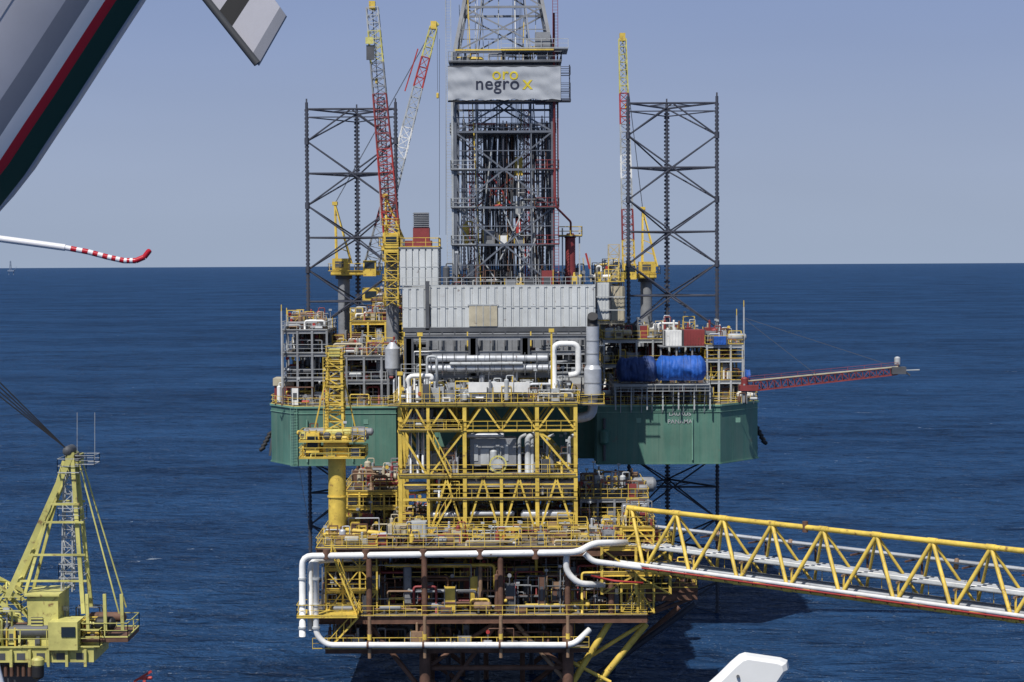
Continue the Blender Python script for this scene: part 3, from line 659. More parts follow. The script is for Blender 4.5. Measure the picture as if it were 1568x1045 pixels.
# ================================================================== CRANES ON THE RIG
def rig_crane(pbase, D, foot, tip, apex, cab, mats, w0=1.9, w1=1.0, nb=26, ped='yellow', Db=None):
    g = G('pedestal_crane', S(foot[0], foot[1], D)); Db = Db or D
    f_ = S(*foot, D); t_ = S(*tip, Db); a_ = S(*apex, D)
    base = Vector((SX(pbase, D), D, Z1))
    beam(g('pedestal', 'gray'), base, Vector((base.x, D, f_.z-1.6)), .85, 18); beam(g('slew_ring', 'dgray'), Vector((base.x, D, f_.z-1.6)), Vector((base.x, D, f_.z-1.1)), 1.2, 18)
    box(g('turntable', ped), min(base.x, f_.x, S(*cab, D).x)-1.3, max(base.x, f_.x, S(*cab, D).x)+1.3, D-1.6, D+1.8, f_.z-1.1, f_.z-.5)
    c_ = S(*cab, D)
    box(g('machinery_house', ped), c_.x-1.1, c_.x+1.2, D-1.4, D+1.5, f_.z-.5, f_.z+1.3); box(g('machinery_louvres', 'dgray'), c_.x-.7, c_.x+.5, D-1.46, D-1.41, f_.z, f_.z+.9)
    box(g('operator_cab', ped), f_.x-.9, f_.x+.9, D-2.9, D-1.65, f_.z-1.2, f_.z+1.0); box(g('cab_window', 'glass'), f_.x-.7, f_.x+.7, D-2.95, D-2.905, f_.z-.1, f_.z+.75)
    rrail(g('crane_rails', ped), c_.x-1.6, f_.x+1.5 if f_.x > c_.x else c_.x+1.8, D-2, D+2, f_.z-.5)
    for sy in (-1, 1):
        beam(g('a_frame', ped), (c_.x-.6, D+sy*1.2, f_.z+1.2), a_+Vector((0, sy*.5, 0)), .12); beam(g('a_frame', ped), (c_.x+1.5, D+sy*1.2, f_.z+.6), a_+Vector((0, sy*.5, 0)), .1)
    for t in (.2, .4, .6, .8): beam(g('a_frame', ped), Vector((c_.x-.6, D-1.2, f_.z+1.4)).lerp(a_, t), Vector((c_.x+1.5, D-1.2, f_.z+.6)).lerp(a_, t), .07)
    box(g('apex_sheaves', ped), a_.x-.35, a_.x+.35, D-.7, D+.7, a_.z-.25, a_.z+.25)
    lattice([g('boom_'+m_, m_) for m_ in mats], f_, t_, w0, w1, nb, .095, .05)
    box(g('boom_head', 'yellow'), t_.x-.4, t_.x+.4, t_.y-.6, t_.y+.6, t_.z-.3, t_.z+.8)
    for k in (-.4, .4): beam(g('pendants', 'black'), a_+Vector((0, k, 0)), t_+Vector((0, k, 0)), .03, 3)
    beam(g('hoist_line', 'black'), t_+Vector((.5, 0, 0)), t_+Vector((.5, 0, -9)), .03, 3); vessel(g('hook_block', 'yellow'), t_+Vector((.5, 0, -9.3)), t_+Vector((.5, 0, -9.9)), .2, 8)
    return g
g = rig_crane(602, 262, (601, 372), (570, 12), (590, 300), (600, 372), ['red', 'maroon', 'red', 'maroon', 'maroon', 'gray', 'paleyellow', 'lgray'], 2.1, 1.5, 30, 'yellow')
lattice([g('ladder_tower', 'yellow')], S(600, 470, 260), S(600, 345, 260), 1.7, 1.7, 9, .09, .06)
lattice([g('second_boom', 'lgray')], S(590, 345, 264), S(583, 150, 264), 1.2, .9, 18, .07, .04)
for k, yy in enumerate((345, 372, 400, 430, 460)): rrail(g('tower_rails', 'yellow'), SX(588, 260), SX(613, 260), 258.6, 261.4, SZ(yy, 260), h=.9)
box(g('boom_tip_box', 'dgray'), SX(566, 262), SX(578, 262), 260.8, 261.2, SZ(92, 262), SZ(70, 262)); box(g('boom_tip_sign', 'paleyellow'), SX(565, 262), SX(577, 262), 260.6, 260.75, SZ(68, 262), SZ(58, 262))
g = rig_crane(528, 282, (568, 410), (664, 42), (513, 312), (522, 410), ['gray', 'maroon', 'lgray', 'white', 'lgray', 'red', 'paleyellow'], 2.0, 1.0, 24, 'yellow')
box(g('rear_cab', 'yellow'), SX(556, 276), SX(582, 276), 276, 279, SZ(462, 276), SZ(440, 276)); box(g('rear_cab_glass', 'glass'), SX(560, 276), SX(578, 276), 275.9, 275.98, SZ(455, 276), SZ(445, 276))
beam(g('gooseneck', 'paleyellow'), S(664, 42, 282), S(671, 36, 282), .3); beam(g('gooseneck', 'red'), S(640, 75, 282), S(620, 140, 282), .1)
g = rig_crane(990, 284, (963, 415), (953, 60), (984, 320), (990, 412), ['yellow', 'maroon', 'lgray', 'white', 'lgray', 'red', 'paleyellow', 'paleyellow'], 1.7, 1.0, 30, 'yellow')
lattice([g('ladder_tower', 'beige')], S(940, 450, 278), S(940, 375, 278), 1.5, 1.5, 5, .1, .07)
for px in (895, 905): beam(g('stub_mast', 'beige'), S(px, 432, 276), S(px-2, 395, 276), .13)
beam(g('stub_boom', 'red'), S(897, 388, 276), S(903, 412, 276), .15); beam(g('stub_boom', 'yellow'), S(910, 408, 276), S(945, 402, 276), .2, 8)

# ================================================================== BURNER BOOM
bb = G('burner_boom', S(1150, 585, 256))
p0 = S(1145, 592, 254); p1 = S(1374, 568, 250)
lattice([bb('boom_red', 'maroon')], p0, p1, 1.25, .9, 22, .08, .05)
beam(bb('boom_walkway', 'beige'), p0+Vector((0, -.7, .75)), p1+Vector((0, -.5, .55)), .1); rail(bb('boom_rail', 'maroon'), [tuple(p0+Vector((0, -.6, .7))), tuple(p1+Vector((0, -.5, .5)))], h=.6, r=.025, sp=2)
for k in range(3): beam(bb('boom_pipes', ('beige', 'lgray', 'maroon')[k]), p0+Vector((0, -.3+.3*k, .6)), p1+Vector((0, -.3+.3*k, .4)), .07, 6)
vessel(bb('burner_head', 'lgray'), p1+Vector((0, 0, .8)), p1+Vector((0, 0, 1.6)), .38, 12); box(bb('burner_block', 'dgray'), p1.x-.8, p1.x+1.0, p1.y-.7, p1.y+.7, p1.z-.4, p1.z+.5)
beam(bb('burner_spout', 'lgray'), p1+Vector((0, 0, 0)), p1+Vector((2.8, 0, .1)), .08, 6); beam(bb('burner_spout', 'dgray'), p1+Vector((-.4, 0, 1)), p1+Vector((1.6, 0, -.6)), .1, 6)
for (a, c_) in (((1140, 487), (1365, 560)), ((1142, 490), (1250, 574))): beam(bb('guy_wires', 'dgray'), S(*a, 256), S(*c_, 251), .03, 3)
vessel(bb('pivot', 'maroon'), S(1140, 580, 253), S(1140, 600, 253), .45, 12); box(bb('pivot_block', 'maroon'), SX(1132, 253), SX(1160, 253), 252, 254, SZ(600, 253), SZ(592, 253))

# ================================================================== PRODUCTION PLATFORM
plat = G('production_platform', (-3, 228, 10))
zd = SZ(838, 215); zd2 = SZ(941, 215); zd3 = SZ(988, 215)
PX0, PX1 = SX(482, 215), SX(1000, 215)
PW = ('yellow', 'beige', 'gray', 'maroon', 'brown', 'lgray', 'tan', 'brown', 'silver', 'beige', 'gray', 'tan')
box(plat('main_deck', 'deckm'), PX0, PX1, 215, 248, zd-.1, zd)
for y in (215, 225, 236, 247): ibeam(plat('deck_girders', 'brown'), (PX0, y, zd-.55), (PX1, y, zd-.55), .9, .4)
for k in range(12): x = PX0+(PX1-PX0)*k/11; ibeam(plat('deck_girders', 'brown'), (x, 215, zd-.5), (x, 248, zd-.5), .7, .3)
rrail(plat('handrails', 'yellow'), PX0, PX1, 214.8, 248, zd)
clutter(plat, PX0+.5, PX1-.5, 216, 221, zd, 130, 101, PW, 1.5, .3, 1.1)
clutter(plat, PX0+.5, PX1-.5, 222, 247, zd, 420, 102, PW, 2.3, .4, 1.5)
clutter(plat, PX0+.5, PX1-.5, 236, 247, zd, 90, 103, ('maroon', 'beige', 'gray', 'brown', 'yellow', 'tan'), 3.6, .6, 2.2)
CX0, CX1 = SX(545, 215), SX(990, 215)
box(plat('cellar_deck', 'deckm'), PX0-.5, CX1, 214.6, 246, zd2-.1, zd2)
for y in (214.7, 225, 236, 246): ibeam(plat('cellar_girders', 'brown'), (PX0-.5, y, zd2-.5), (CX1, y, zd2-.5), .8, .4)
for k in range(14): x = CX0+(CX1-CX0)*k/13; ibeam(plat('cellar_girders', 'brown'), (x, 214.7, zd2-.4), (x, 246, zd2-.4), .6, .3)
rail(plat('handrails', 'yellow'), [(CX0, 214.4, zd2), (CX1, 214.4, zd2), (CX1, 246, zd2)])
clutter(plat, PX0+.5, CX1-.5, 215.4, 220, zd2, 200, 111, ('brown', 'brown', 'dgray', 'gray', 'yellow', 'tan', 'maroon', 'brown', 'gray'), 5, .3, 1.3)
clutter(plat, CX0, CX1, 220, 245, zd2, 170, 112, ('brown', 'dgray', 'gray', 'brown', 'maroon', 'tan'), 5.5, .5, 2.0)
zi = zd2+3.6
box(plat('mezzanine', 'deckm'), SX(600, 218), SX(930, 218), 218, 244, zi-.1, zi); rail(plat('handrails', 'yellow'), [(SX(600, 218), 218, zi), (SX(930, 218), 218, zi)])
clutter(plat, SX(600, 218), SX(930, 218), 218.5, 230, zi, 100, 113, ('brown', 'dgray', 'gray', 'yellow', 'maroon', 'tan'), 2.6, .4, 1.3)
R = random.Random(33); PL = ('brown', 'gray', 'yellow', 'dgray', 'tan', 'brown')
for k in range(40):
    z = R.uniform(zd2+.5, zd-1.2); y = R.uniform(215.5, 222); a = R.uniform(PX0+1, CX1-8); l_ = R.uniform(4, 14)
    pipe(plat('process_lines_'+PL[k % 6], PL[k % 6]), [(a, y+1.5, z), (a, y, z), (min(CX1, a+l_), y, z), (min(CX1, a+l_), y, z-R.uniform(1, 3))], R.choice((.06, .08, .12, .18)), 8)
cols = (563, 648, 765, 868, 935)
for i, px in enumerate(cols):
    for y in (215.2, 226, 237, 246):
        x = SX(px, 215.2)
        beam(plat('columns', 'brown'), (x, y, zd3-.8 if px < 900 else zd2-.5), (x, y, zd-.9), .33, 10)
        if px in (648, 868): beam(plat('jacket_legs', 'brown'), (x, y, -6), (x, y, zd2-.8), .62, 14)
for y in (216, 226, 237):
    xa, xb = SX(648, 215), SX(868, 215)
    beam(plat('jacket_braces', 'brown'), (xa, y, 4), (xb, y, 4), .3, 10); beam(plat('jacket_braces', 'brown'), (xa, y, 4), ((xa+xb)/2, y, zd2-1), .25, 10); beam(plat('jacket_braces', 'brown'), (xb, y, 4), ((xa+xb)/2, y, zd2-1), .25, 10)
    beam(plat('jacket_braces', 'brown'), (xa, y, 3), ((xa+xb)/2, y, -3), .3, 10); beam(plat('jacket_braces', 'brown'), (xb, y, 3), ((xa+xb)/2, y, -3), .3, 10)
for px, yy in ((684, 226), (706, 231), (728, 224), (742, 229), (798, 225), (812, 232), (840, 227)):
    x = SX(px, yy); beam(plat('conductors', 'brown' if px % 4 else 'navy'), (x, yy, -6), (x, yy, zd-1), .30, 12)
for (a, c_, D, mt, r_) in (((935, 950), (868, 1060), 216, 'yellow', .36), ((990, 955), (905, 1060), 217, 'yellow', .36), ((1065, 925), (905, 1040), 228, 'navy', .35), ((880, 1020), (985, 955), 217, 'yellow', .22),
    ((560, 950), (640, 1050), 216, 'brown', .28), ((868, 1010), (935, 1045), 216, 'yellow', .2), ((1040, 930), (900, 1050), 236, 'brown', .35), ((790, 955), (868, 1045), 216, 'tan', .25), ((765, 950), (690, 1050), 216, 'brown', .25)):
    beam(plat('brace_'+mt, mt), S(*a, D), S(*c_, D), r_, 12)
rail(plat('lower_rails', 'yellow'), [(PX0-.3, 213.2, zd3), (SX(900, 214), 213.2, zd3)], h=1.2)
ibeam(plat('walkway_beams', 'brown'), (PX0+1, 213.8, zd3-.35), (SX(900, 214), 213.8, zd3-.35), .5, .3)
box(plat('walkway', 'deckm'), PX0+1, SX(900, 214), 213.3, 215, zd3-.1, zd3-.03)
for px in (563, 648, 765, 868):
    x = SX(px, 213.2); beam(plat('hanger_posts', 'tan'), (x, 213.1, zd3-1), (x, 213.1, zd3+3.5), .2, 8); beam(plat('yellow_collars', 'yellow'), (x, 213.1, zd3+1), (x, 213.1, zd3+1.6), .23, 8)
clutter(plat, PX0+1, SX(880, 215), 214, 225, zd3-.2, 90, 121, ('brown', 'dgray', 'gray', 'tan', 'brown'), 2.2, .3, 1.4)
box(plat('boat_deck', 'deckm'), SX(560, 216), SX(900, 216), 215.6, 240, zd3-.4, zd3-.3)
box(plat('side_deck', 'brown'), SX(985, 216), SX(1068, 216), 216, 226, SZ(908, 216), SZ(902, 216)); ibeam(plat('side_girders', 'brown'), S(985, 915, 216), S(1068, 912, 216), .9, .4)
rrail(plat('handrails', 'yellow'), SX(985, 216), SX(1068, 216), 216, 226, SZ(902, 216)); clutter(plat, SX(990, 216), SX(1062, 216), 217, 225, SZ(902, 216), 30, 131, ('yellow', 'brown', 'gray', 'tan'), 2, .3, 1.2)
for px in (1000, 1040, 1064): beam(plat('side_girders', 'brown'), S(px, 915, 217), S(968, 950, 217), .18)
stairs(plat('stairs', 'yellow'), (SX(545, 214), 214.2, zd2), (SX(505, 214), 214.2, zd-.2)); stairs(plat('stairs', 'yellow'), (SX(500, 213), 213.8, zd3), (SX(545, 213), 213.8, zd2))
block(plat, SX(496, 216), SX(575, 216), 216, 224, [zd2, SZ(902, 216), SZ(868, 216), zd], 3, 2, 'yellow', .12, .7, 141, 'yellow', brace=True, topclutter=False)
block(plat, SX(950, 216), SX(1000, 216), 215.5, 222, [zd2, SZ(895, 216), zd, SZ(808, 216)], 2, 1, 'yellow', .14, .8, 151, 'yellow', brace=True)
box(plat('annex_deck', 'yellow'), SX(452, 213), SX(545, 213), 212.4, 216, SZ(944, 213), SZ(941, 213)); rrail(plat('handrails', 'yellow'), SX(452, 213), SX(545, 213), 212.4, 216, SZ(941, 213), h=1.2)
rrail(plat('handrails', 'yellow'), SX(600, 216), SX(900, 216), 214.9, 221, zd+1.4)
container(plat, SX(592, 218), SX(622, 218), 217, 219, SZ(822, 218), SZ(803, 218), 'beige', 'deck_cabin')
container(plat, SX(628, 218), SX(652, 218), 217, 219, SZ(822, 218), SZ(798, 218), 'lgray', 'deck_locker')
for k in range(2): vessel(plat('yellow_surge_pipe', 'yellow'), S(530, 812+6*k, 219), S(590, 818+6*k, 219), .28, 10)
vessel(plat('red_drum', 'red'), S(590, 735, 240), S(615, 735, 240), 1.0, 14); vessel(plat('red_drum', 'red'), S(888, 748, 236), S(908, 748, 236), .9, 14)
vessel(plat('grey_separator', 'gray'), S(925, 742, 240), S(1000, 742, 240), .9, 14)
for px, py in ((600, 760), (560, 755), (545, 770)): beam(plat('red_frames', 'maroon'), S(px, py, 236), S(px+60, py-8, 236), .2)
block(plat, SX(530, 230), SX(606, 230), 230, 244, [zd, SZ(775, 230), SZ(752, 230)], 4, 2, 'yellow', .12, .6, 161, 'yellow', pal=('maroon', 'beige', 'gray', 'brown', 'tan'))
block(plat, SX(888, 230), SX(990, 230), 228, 244, [zd, SZ(790, 230), SZ(762, 230)], 4, 2, 'gray', .14, .5, 171, 'yellow', pal=('maroon', 'tan', 'gray', 'brown', 'lgray', 'dgray'))

hp = G('export_pipeline_header', S(670, 848, 213))
W = hp('white_pipe', 'white'); D = 212.8
pipe(W, [S(463, 975, D), S(463, 852, D), S(885, 846, D), S(908, 832, D), S(960, 831, D+2)], .35, 12, 3)
pipe(W, [S(475, 965, D+.8), S(475, 860, D+.8), S(500, 858, D+3), S(560, 856, D+4)], .31, 12, 3)
pipe(W, [S(484, 860, D), S(484, 972, D), S(500, 988, D), S(878, 988, D), S(903, 964, D+1)], .32, 12, 3)
pipe(W, [S(868, 848, D+.6), S(866, 874, D+.6), S(885, 894, D+.6), S(925, 896, D+2)], .34, 12, 3)
pipe(W, [S(895, 848, D-.4), S(908, 860, D-.4), S(1005, 872, D), S(1060, 880, D-3)], .31, 12, 3)
pipe(hp('red_pipe', 'red'), [S(905, 882, D), S(940, 890, D), S(985, 893, D)], .12, 8)
for px in (500, 560, 648, 735, 820): beam(hp('pipe_clamps', 'brown'), S(px, 842, D), S(px, 856, D), .4, 8)
for px in (563, 648, 765, 868): beam(hp('pipe_clamps', 'brown'), S(px-1.5, 988, D), S(px+1.5, 988, D), .4, 12)
for py in (885, 925, 960):
    for px in (463, 484): beam(hp('pipe_flanges', 'lgray'), S(px, py, D), S(px, py+3, D), .44, 12)

# ================================================================== YELLOW PROCESS MODULE
mod = G('process_module_frame', (SX(747, 222), 229, 24))
DM = 222; y0, y1 = DM, DM+14
def mz(py): return SZ(py, DM, 747)
def mx(px): return SX(px, DM)
Y = mod('columns', 'yellow'); YB = mod('bracing', 'yellow')
zT, zA, zB, zC, zD_ = mz(620), mz(660), mz(730), mz(765), mz(836)
for y in (y0, y0+7, y1):
    for px in (612, 711, 822, 881): beam(Y, (mx(px), y, zT), (mx(px), y, zd), .25)
    beam(Y, (mx(655), y, zT), (mx(655), y, zd), .2)
    beam(Y, (mx(767), y, zB), (mx(767), y, zd), .2)
    for z, r_ in ((zT, .28), (zA, .16), (zB, .24), (zB-.9, .1), (zC, .14)): beam(Y, (mx(608), y, z), (mx(884), y, z), r_)
    seq = [612, 655, 711, 767, 822, 881]
    for i in range(5):
        a, c_ = mx(seq[i]), mx(seq[i+1]); m_ = (a+c_)/2
        beam(YB, (a, y, zA), (m_, y, zT), .12); beam(YB, (m_, y, zT), (c_, y, zA), .12)
        if i in (0, 4): beam(YB, (a, y, zA), (c_, y, zB), .14)
        if i == 1: beam(YB, (c_, y, zA), (a, y, zB), .12)
        if i == 3: beam(YB, (c_, y, zA), (c_+1.5, y, zA-1), .12)
        if i > 0:
            beam(YB, (a, y, zd), (m_, y, zB-.2), .13); beam(YB, (m_, y, zB-.2), (c_, y, zd), .13)
for px in (612, 655, 711, 822, 881):
    for z in (zT, zA, zB): beam(Y, (mx(px), y0, z), (mx(px), y1, z), .16)
    beam(YB, (mx(px), y0, zA), (mx(px), y0+7, zB), .12)
for z, x0, x1, sd, den in ((zT+.1, 605, 885, 201, 170), (zB+.2, 612, 881, 202, 110), (zC+.1, 655, 881, 203, 80), (zA+.1, 612, 705, 204, 30)):
    box(mod('module_decks', 'deckm'), mx(x0), mx(x1), y0-.3, y1, z, z+.08)
    rrail(mod('handrails', 'yellow'), mx(x0)-.2, mx(x1)+.2, y0-.5, y1, z+.08)
    clutter(mod, mx(x0)+.6, mx(x1)-.6, y0+.3, y1-1, z+.08, den, sd, ('gray', 'lgray', 'silver', 'white', 'yellow', 'dgray', 'silver', 'lgray'), 2.3, .3, 1.3)
rail(mod('handrails', 'yellow'), [(mx(612), y0-.3, zA), (mx(881), y0-.3, zA)])
stairs(mod('stairs', 'yellow'), (mx(690), y0-.6, zB), (mx(655), y0-.6, zA)); stairs(mod('stairs', 'yellow'), (mx(655), y0-.6, zd), (mx(690), y0-.6, zC))
box(mod('side_landing', 'deckm'), mx(595), mx(612), y0-1, y0+3, zT-.1, zT); rail(mod('handrails', 'yellow'), [(mx(595), y0-1, zT), (mx(612), y0-1, zT)])
box(mod('side_landing', 'deckm'), mx(885), mx(926), y0, y0+4, zT-.1, zT); rrail(mod('handrails', 'yellow'), mx(885), mx(926), y0, y0+4, zT)
box(mod('grey_enclosure', 'gray'), mx(719), mx(790), y0+1.5, y0+5, mz(716), mz(674)); box(mod('enclosure_door', 'lgray'), mx(735), mx(748), y0+1.4, y0+1.49, mz(714), mz(690))
for px in (725, 758, 772): box(mod('enclosure_panels', 'lgray'), mx(px), mx(px+6), y0+1.42, y0+1.49, mz(708), mz(682))
for (a, c_, py, r_, dy) in ((714, 800, 742, .55, 1), (804, 878, 745, .6, 1.2), (620, 650, 745, .45, 1), (715, 770, 668, .25, 1.0), (800, 872, 790, .55, 1), (660, 700, 790, .4, .8), (720, 785, 788, .3, .8)):
    vessel(mod('silver_vessels', 'silver'), (mx(a), y0+dy, mz(py)), (mx(c_), y0+dy, mz(py)), r_, 14)
for px in (627, 638, 646): pipe(mod('vertical_ducts', 'silver'), [(mx(px), y0+1.5, zB), (mx(px), y0+1.5, zT+2)], .16, 8)
for px, r_ in ((808, .35), (795, .2), (815, .2), (838, .15), (872, .2)): pipe(mod('vertical_ducts', 'lgray'), [(mx(px), y0+1.6, zC), (mx(px), y0+1.6, mz(672)), (mx(px)+.8, y0+1.6, mz(668))], r_, 10)
for k in range(24):
    a = 2*math.pi*k/24; a2 = 2*math.pi*(k+1)/24
    beam(mod('round_hatch_ring', 'paleyellow'), (mx(762)+.9*math.cos(a), y0-.25, mz(711)+.9*math.sin(a)), (mx(762)+.9*math.cos(a2), y0-.25, mz(711)+.9*math.sin(a2)), .1)
beam(mod('round_hatch', 'lgray'), (mx(762), y0-.2, mz(711)), (mx(762), y0-.05, mz(711)), .6, 20)
box(mod('white_cable_box', 'white'), mx(717), mx(811), y0+1, y0+1.8, mz(602), mz(587))
pipe(mod('white_loop', 'white'), [(mx(849), y0+3, zT), (mx(849), y0+3, mz(529)), (mx(887), y0+3, mz(529)), (mx(887), y0+3, mz(576)), (mx(872), y0+3, mz(578))], .33, 12)
pipe(mod('white_loop', 'white'), [(mx(623), y0+2, zT), (mx(623), y0+2, mz(577)), (mx(660), y0+2, mz(577)), (mx(660), y0+2, mz(585))], .28, 12)
pipe(mod('white_loop', 'lgray'), [(mx(653), y0+2, mz(615)), (mx(653), y0+2, mz(547)), (mx(668), y0+2, mz(547)), (mx(668), y0+2, mz(600))], .16, 10)
for k in range(9): x = mx(600+8*k); mm = ('silver', 'white', 'lgray')[k % 3]; pipe(mod('riser_bank_'+mm, mm), [(x, y0+4, zT), (x, y0+4, mz(585-4*(k % 3))), (x, y0+6, mz(585-4*(k % 3)))], .11, 8)
for px, py in ((643, 515), (845, 510), (612, 575)):
    beam(mod('yellow_posts', 'yellow'), (mx(px), y0+1, zT), (mx(px), y0+1, mz(py)), .12)
    box(mod('post_lamps', 'yellow'), mx(px)-.3, mx(px)+.3, y0+.8, y0+1.2, mz(py), mz(py)+.4)
for k, px in enumerate(range(690, 880, 12)): beam(mod('top_lattice', ('lgray', 'yellow')[k % 2]), (mx(px), y0+2.5, zT), (mx(px)+(.6 if k % 2 else -.6), y0+2.5, mz(590)), .06)
for pz in (600, 608): beam(mod('top_lattice', 'lgray'), (mx(650), y0+2.4, mz(pz)), (mx(890), y0+2.4, mz(pz)), .06)
ex = G('exhaust_stack', (mx(908), y0+3, zT))
xe = mx(909); ye = y0+2.5
beam(ex('stack_lower', 'silver'), (xe, ye, mz(608)), (xe, ye, mz(568)), .98, 20); beam(ex('stack_cone', 'silver'), (xe, ye, mz(568)), (xe, ye, mz(562)), .98, 20, .72)
beam(ex('stack_upper', 'silver'), (xe, ye, mz(562)), (xe, ye, mz(502)), .72, 20)
for py in (590, 545, 525): beam(ex('stack_bands', 'gray'), (xe, ye, mz(py)), (xe, ye, mz(py)+.12), .76 if py < 562 else 1.02, 20)
pipe(ex('stack_outlet', 'black'), [(xe, ye, mz(502)), (xe, ye, mz(492)), (xe, ye-.5, mz(486))], .6, 16)
pipe(ex('stack_duct', 'silver'), [(xe, ye, mz(610)), (xe, ye, mz(640)), (mx(880), ye, mz(645))], .55, 14)

# ================================================================== PLATFORM CRANE
pc = G('platform_crane', S(514, 800, 221)); D = 221
xc_ = SX(515, D)
beam(pc('pedestal', 'yellow'), (xc_, D, zd2), (xc_, D, SZ(700, D)), .98, 20); beam(pc('pedestal_flare', 'yellow'), (xc_, D, SZ(700, D)), (xc_, D, SZ(688, D)), .98, 20, 1.5)
for py in (760, 820): beam(pc('pedestal_bands', 'yellow'), (xc_, D, SZ(py, D)), (xc_, D, SZ(py-2, D)), 1.1, 20)
for z in (SZ(697, D), SZ(672, D)):
    box(pc('crane_decks', 'yellow'), SX(460, D), SX(560, D), D-2.2, D+2.6, z-.12, z); rrail(pc('crane_rails', 'yellow'), SX(460, D), SX(560, D), D-2.2, D+2.6, z)
box(pc('winch_house', 'yellow'), SX(496, D), SX(532, D), D-1.2, D+1.8, SZ(697, D), SZ(658, D)); box(pc('cab', 'yellow'), SX(470, D), SX(490, D), D-1.6, D+.8, SZ(690, D), SZ(660, D)); box(pc('cab_glass', 'glass'), SX(472, D), SX(488, D), D-1.66, D-1.61, SZ(682, D), SZ(665, D))
for k in range(4): mm = ('dgray', 'yellow')[k % 2]; vessel(pc('winch_drums_'+mm, mm), S(498+k*9, 668+4*(k % 2), D-1.6), S(504+k*9, 668+4*(k % 2), D-1.6), .45, 12)
lattice([pc('mast', 'yellow')], S(513, 658, D), S(513, 540, D), 1.9, 1.5, 9, .16, .08)
for py in (625, 590, 560, 540): rrail(pc('mast_landings', 'yellow'), SX(500, D), SX(528, D), D-1.3, D+1.3, SZ(py, D), h=.8)
for sx in (-1, 1): beam(pc('mast_stays', 'yellow'), S(513+sx*6, 545, D), S(513+sx*34, 668, D+1), .09)
box(pc('mast_head', 'paleyellow'), SX(505, D), SX(522, D), D-1, D+1, SZ(545, D), SZ(533, D))
ladder(pc('ladder', 'yellow'), SX(500, D), D-1.2, SZ(700, D), SZ(545, D)); beam(pc('hoist_wire', 'black'), S(455, 700, D), S(478, 832, D), .03, 3)
clutter(pc, SX(462, D), SX(558, D), D-2, D+2, SZ(672, D), 20, 301, ('yellow', 'paleyellow', 'yellow', 'gray'), 1.3, .3, .9)
clutter(pc, SX(462, D), SX(558, D), D-2, D+2, SZ(697, D), 20, 302, ('yellow', 'paleyellow', 'yellow', 'dgray'), 1.1, .3, .9)

# ================================================================== BRIDGE (triangular section: one top chord, two bottom chords)
br = G('pipe_bridge', (30, 197, 18))
A = Vector((SX(952, 215, 778), 215, 0)); Bv = Vector((46.9, 180.5, 0)); d = (Bv-A).normalized(); pr = Vector((-d.y, d.x, 0)); pr = pr if pr.y > 0 else -pr
ztop = SZ(779, 216, 952); zbot = SZ(872, 213, 1010)
pan = 6.35; N = 12; Wd = 4.4; TO = 1.6
def BP(s_, o, z): return A+d*s_+pr*o+Vector((0, 0, z))
Yb = br('chords', 'yellow'); Yv = br('diagonals', 'yellow')
beam(Yb, BP(-.5, TO, ztop), BP(pan*N, TO, ztop), .27, 12)
for k in range(N): beam(Yb, BP(k*pan-.5, TO, ztop), BP(k*pan+.5, TO, ztop), .32, 12)
for o in (0, Wd):
    beam(Yb, BP(-1, o, zbot), BP(pan*N, o, zbot), .23, 12)
    for k in range(N):
        r_ = .2 if o == 0 else .15
        beam(Yv, BP(k*pan, TO, ztop), BP((k+.5)*pan, o, zbot), r_, 10); beam(Yv, BP((k+1)*pan, TO, ztop), BP((k+.5)*pan, o, zbot), r_, 10)
        beam(Yb, BP((k+.5)*pan-.5, o, zbot), BP((k+.5)*pan+.5, o, zbot), .28, 12)
for k in range(N):
    beam(Yb, BP((k+.5)*pan, 0, zbot), BP((k+.5)*pan, Wd, zbot), .14, 8); beam(Yv, BP((k+.5)*pan, 0, zbot), BP((k+1.5)*pan, Wd, zbot), .1, 8)
    beam(br('pipe_supports', 'tan'), BP((k+.5)*pan, .3, zbot+2.0), BP((k+.5)*pan, Wd+.4, zbot+2.0), .11); beam(br('pipe_supports', 'yellow'), BP((k+.5)*pan, .6, zbot), BP((k+.5)*pan, .6, zbot+2), .1)
    beam(br('pipe_supports', 'brown'), BP((k+.5)*pan, Wd+.3, zbot), BP((k+.5)*pan, Wd+.3, zbot+4.2), .12); beam(br('pipe_supports', 'brown'), BP((k+.5)*pan, 1.8, zbot+3.9), BP((k+.5)*pan, Wd+.4, zbot+3.9), .09)
Le = pan*N
for (o, dz, r_, mt) in ((.9, 2.25, .14, 'lgray'), (1.4, 2.25, .18, 'lgray'), (2.1, 2.25, .15, 'white'), (2.8, 2.3, .17, 'silver'), (3.4, 2.3, .2, 'lgray'),
                        (1.8, .4, .18, 'silver'), (-.32, .55, .2, 'white'), (-.40, .24, .09, 'red'), (2.6, .4, .17, 'lgray'), (3.4, .5, .14, 'gray'), (3.9, 4.1, .2, 'silver'), (4.4, 4.1, .13, 'lgray'), (3.3, 4.05, .1, 'lgray')):
    pipe(br('bridge_pipe_'+mt, mt), [BP(-1.5, o, zbot+dz), BP(Le, o, zbot+dz)], r_, 10)
for k in range(int(Le/1.8)):
    beam(br('walkway_posts', 'yellow'), BP(k*1.8, Wd-.2, zbot+.2), BP(k*1.8, Wd-.2, zbot+1.5), .035); beam(br('hangers', 'brown'), BP(k*1.8, -.3, zbot-.1), BP(k*1.8, -.3, zbot+.4), .05)
beam(br('walkway_posts', 'yellow'), BP(0, Wd-.2, zbot+1.5), BP(Le, Wd-.2, zbot+1.5), .045)
beam(br('dark_clamps', 'brown'), BP(23.2, TO, ztop-.5), BP(23.2, TO, ztop+.6), .3, 8)
for k in (1.6, 3.1, 4.6, 6.2, 7.7): beam(br('dark_clamps', 'tan'), BP(k*pan, 3.9, zbot+4.3), BP(k*pan+.3, 3.2, zbot+3.6), .25, 8)
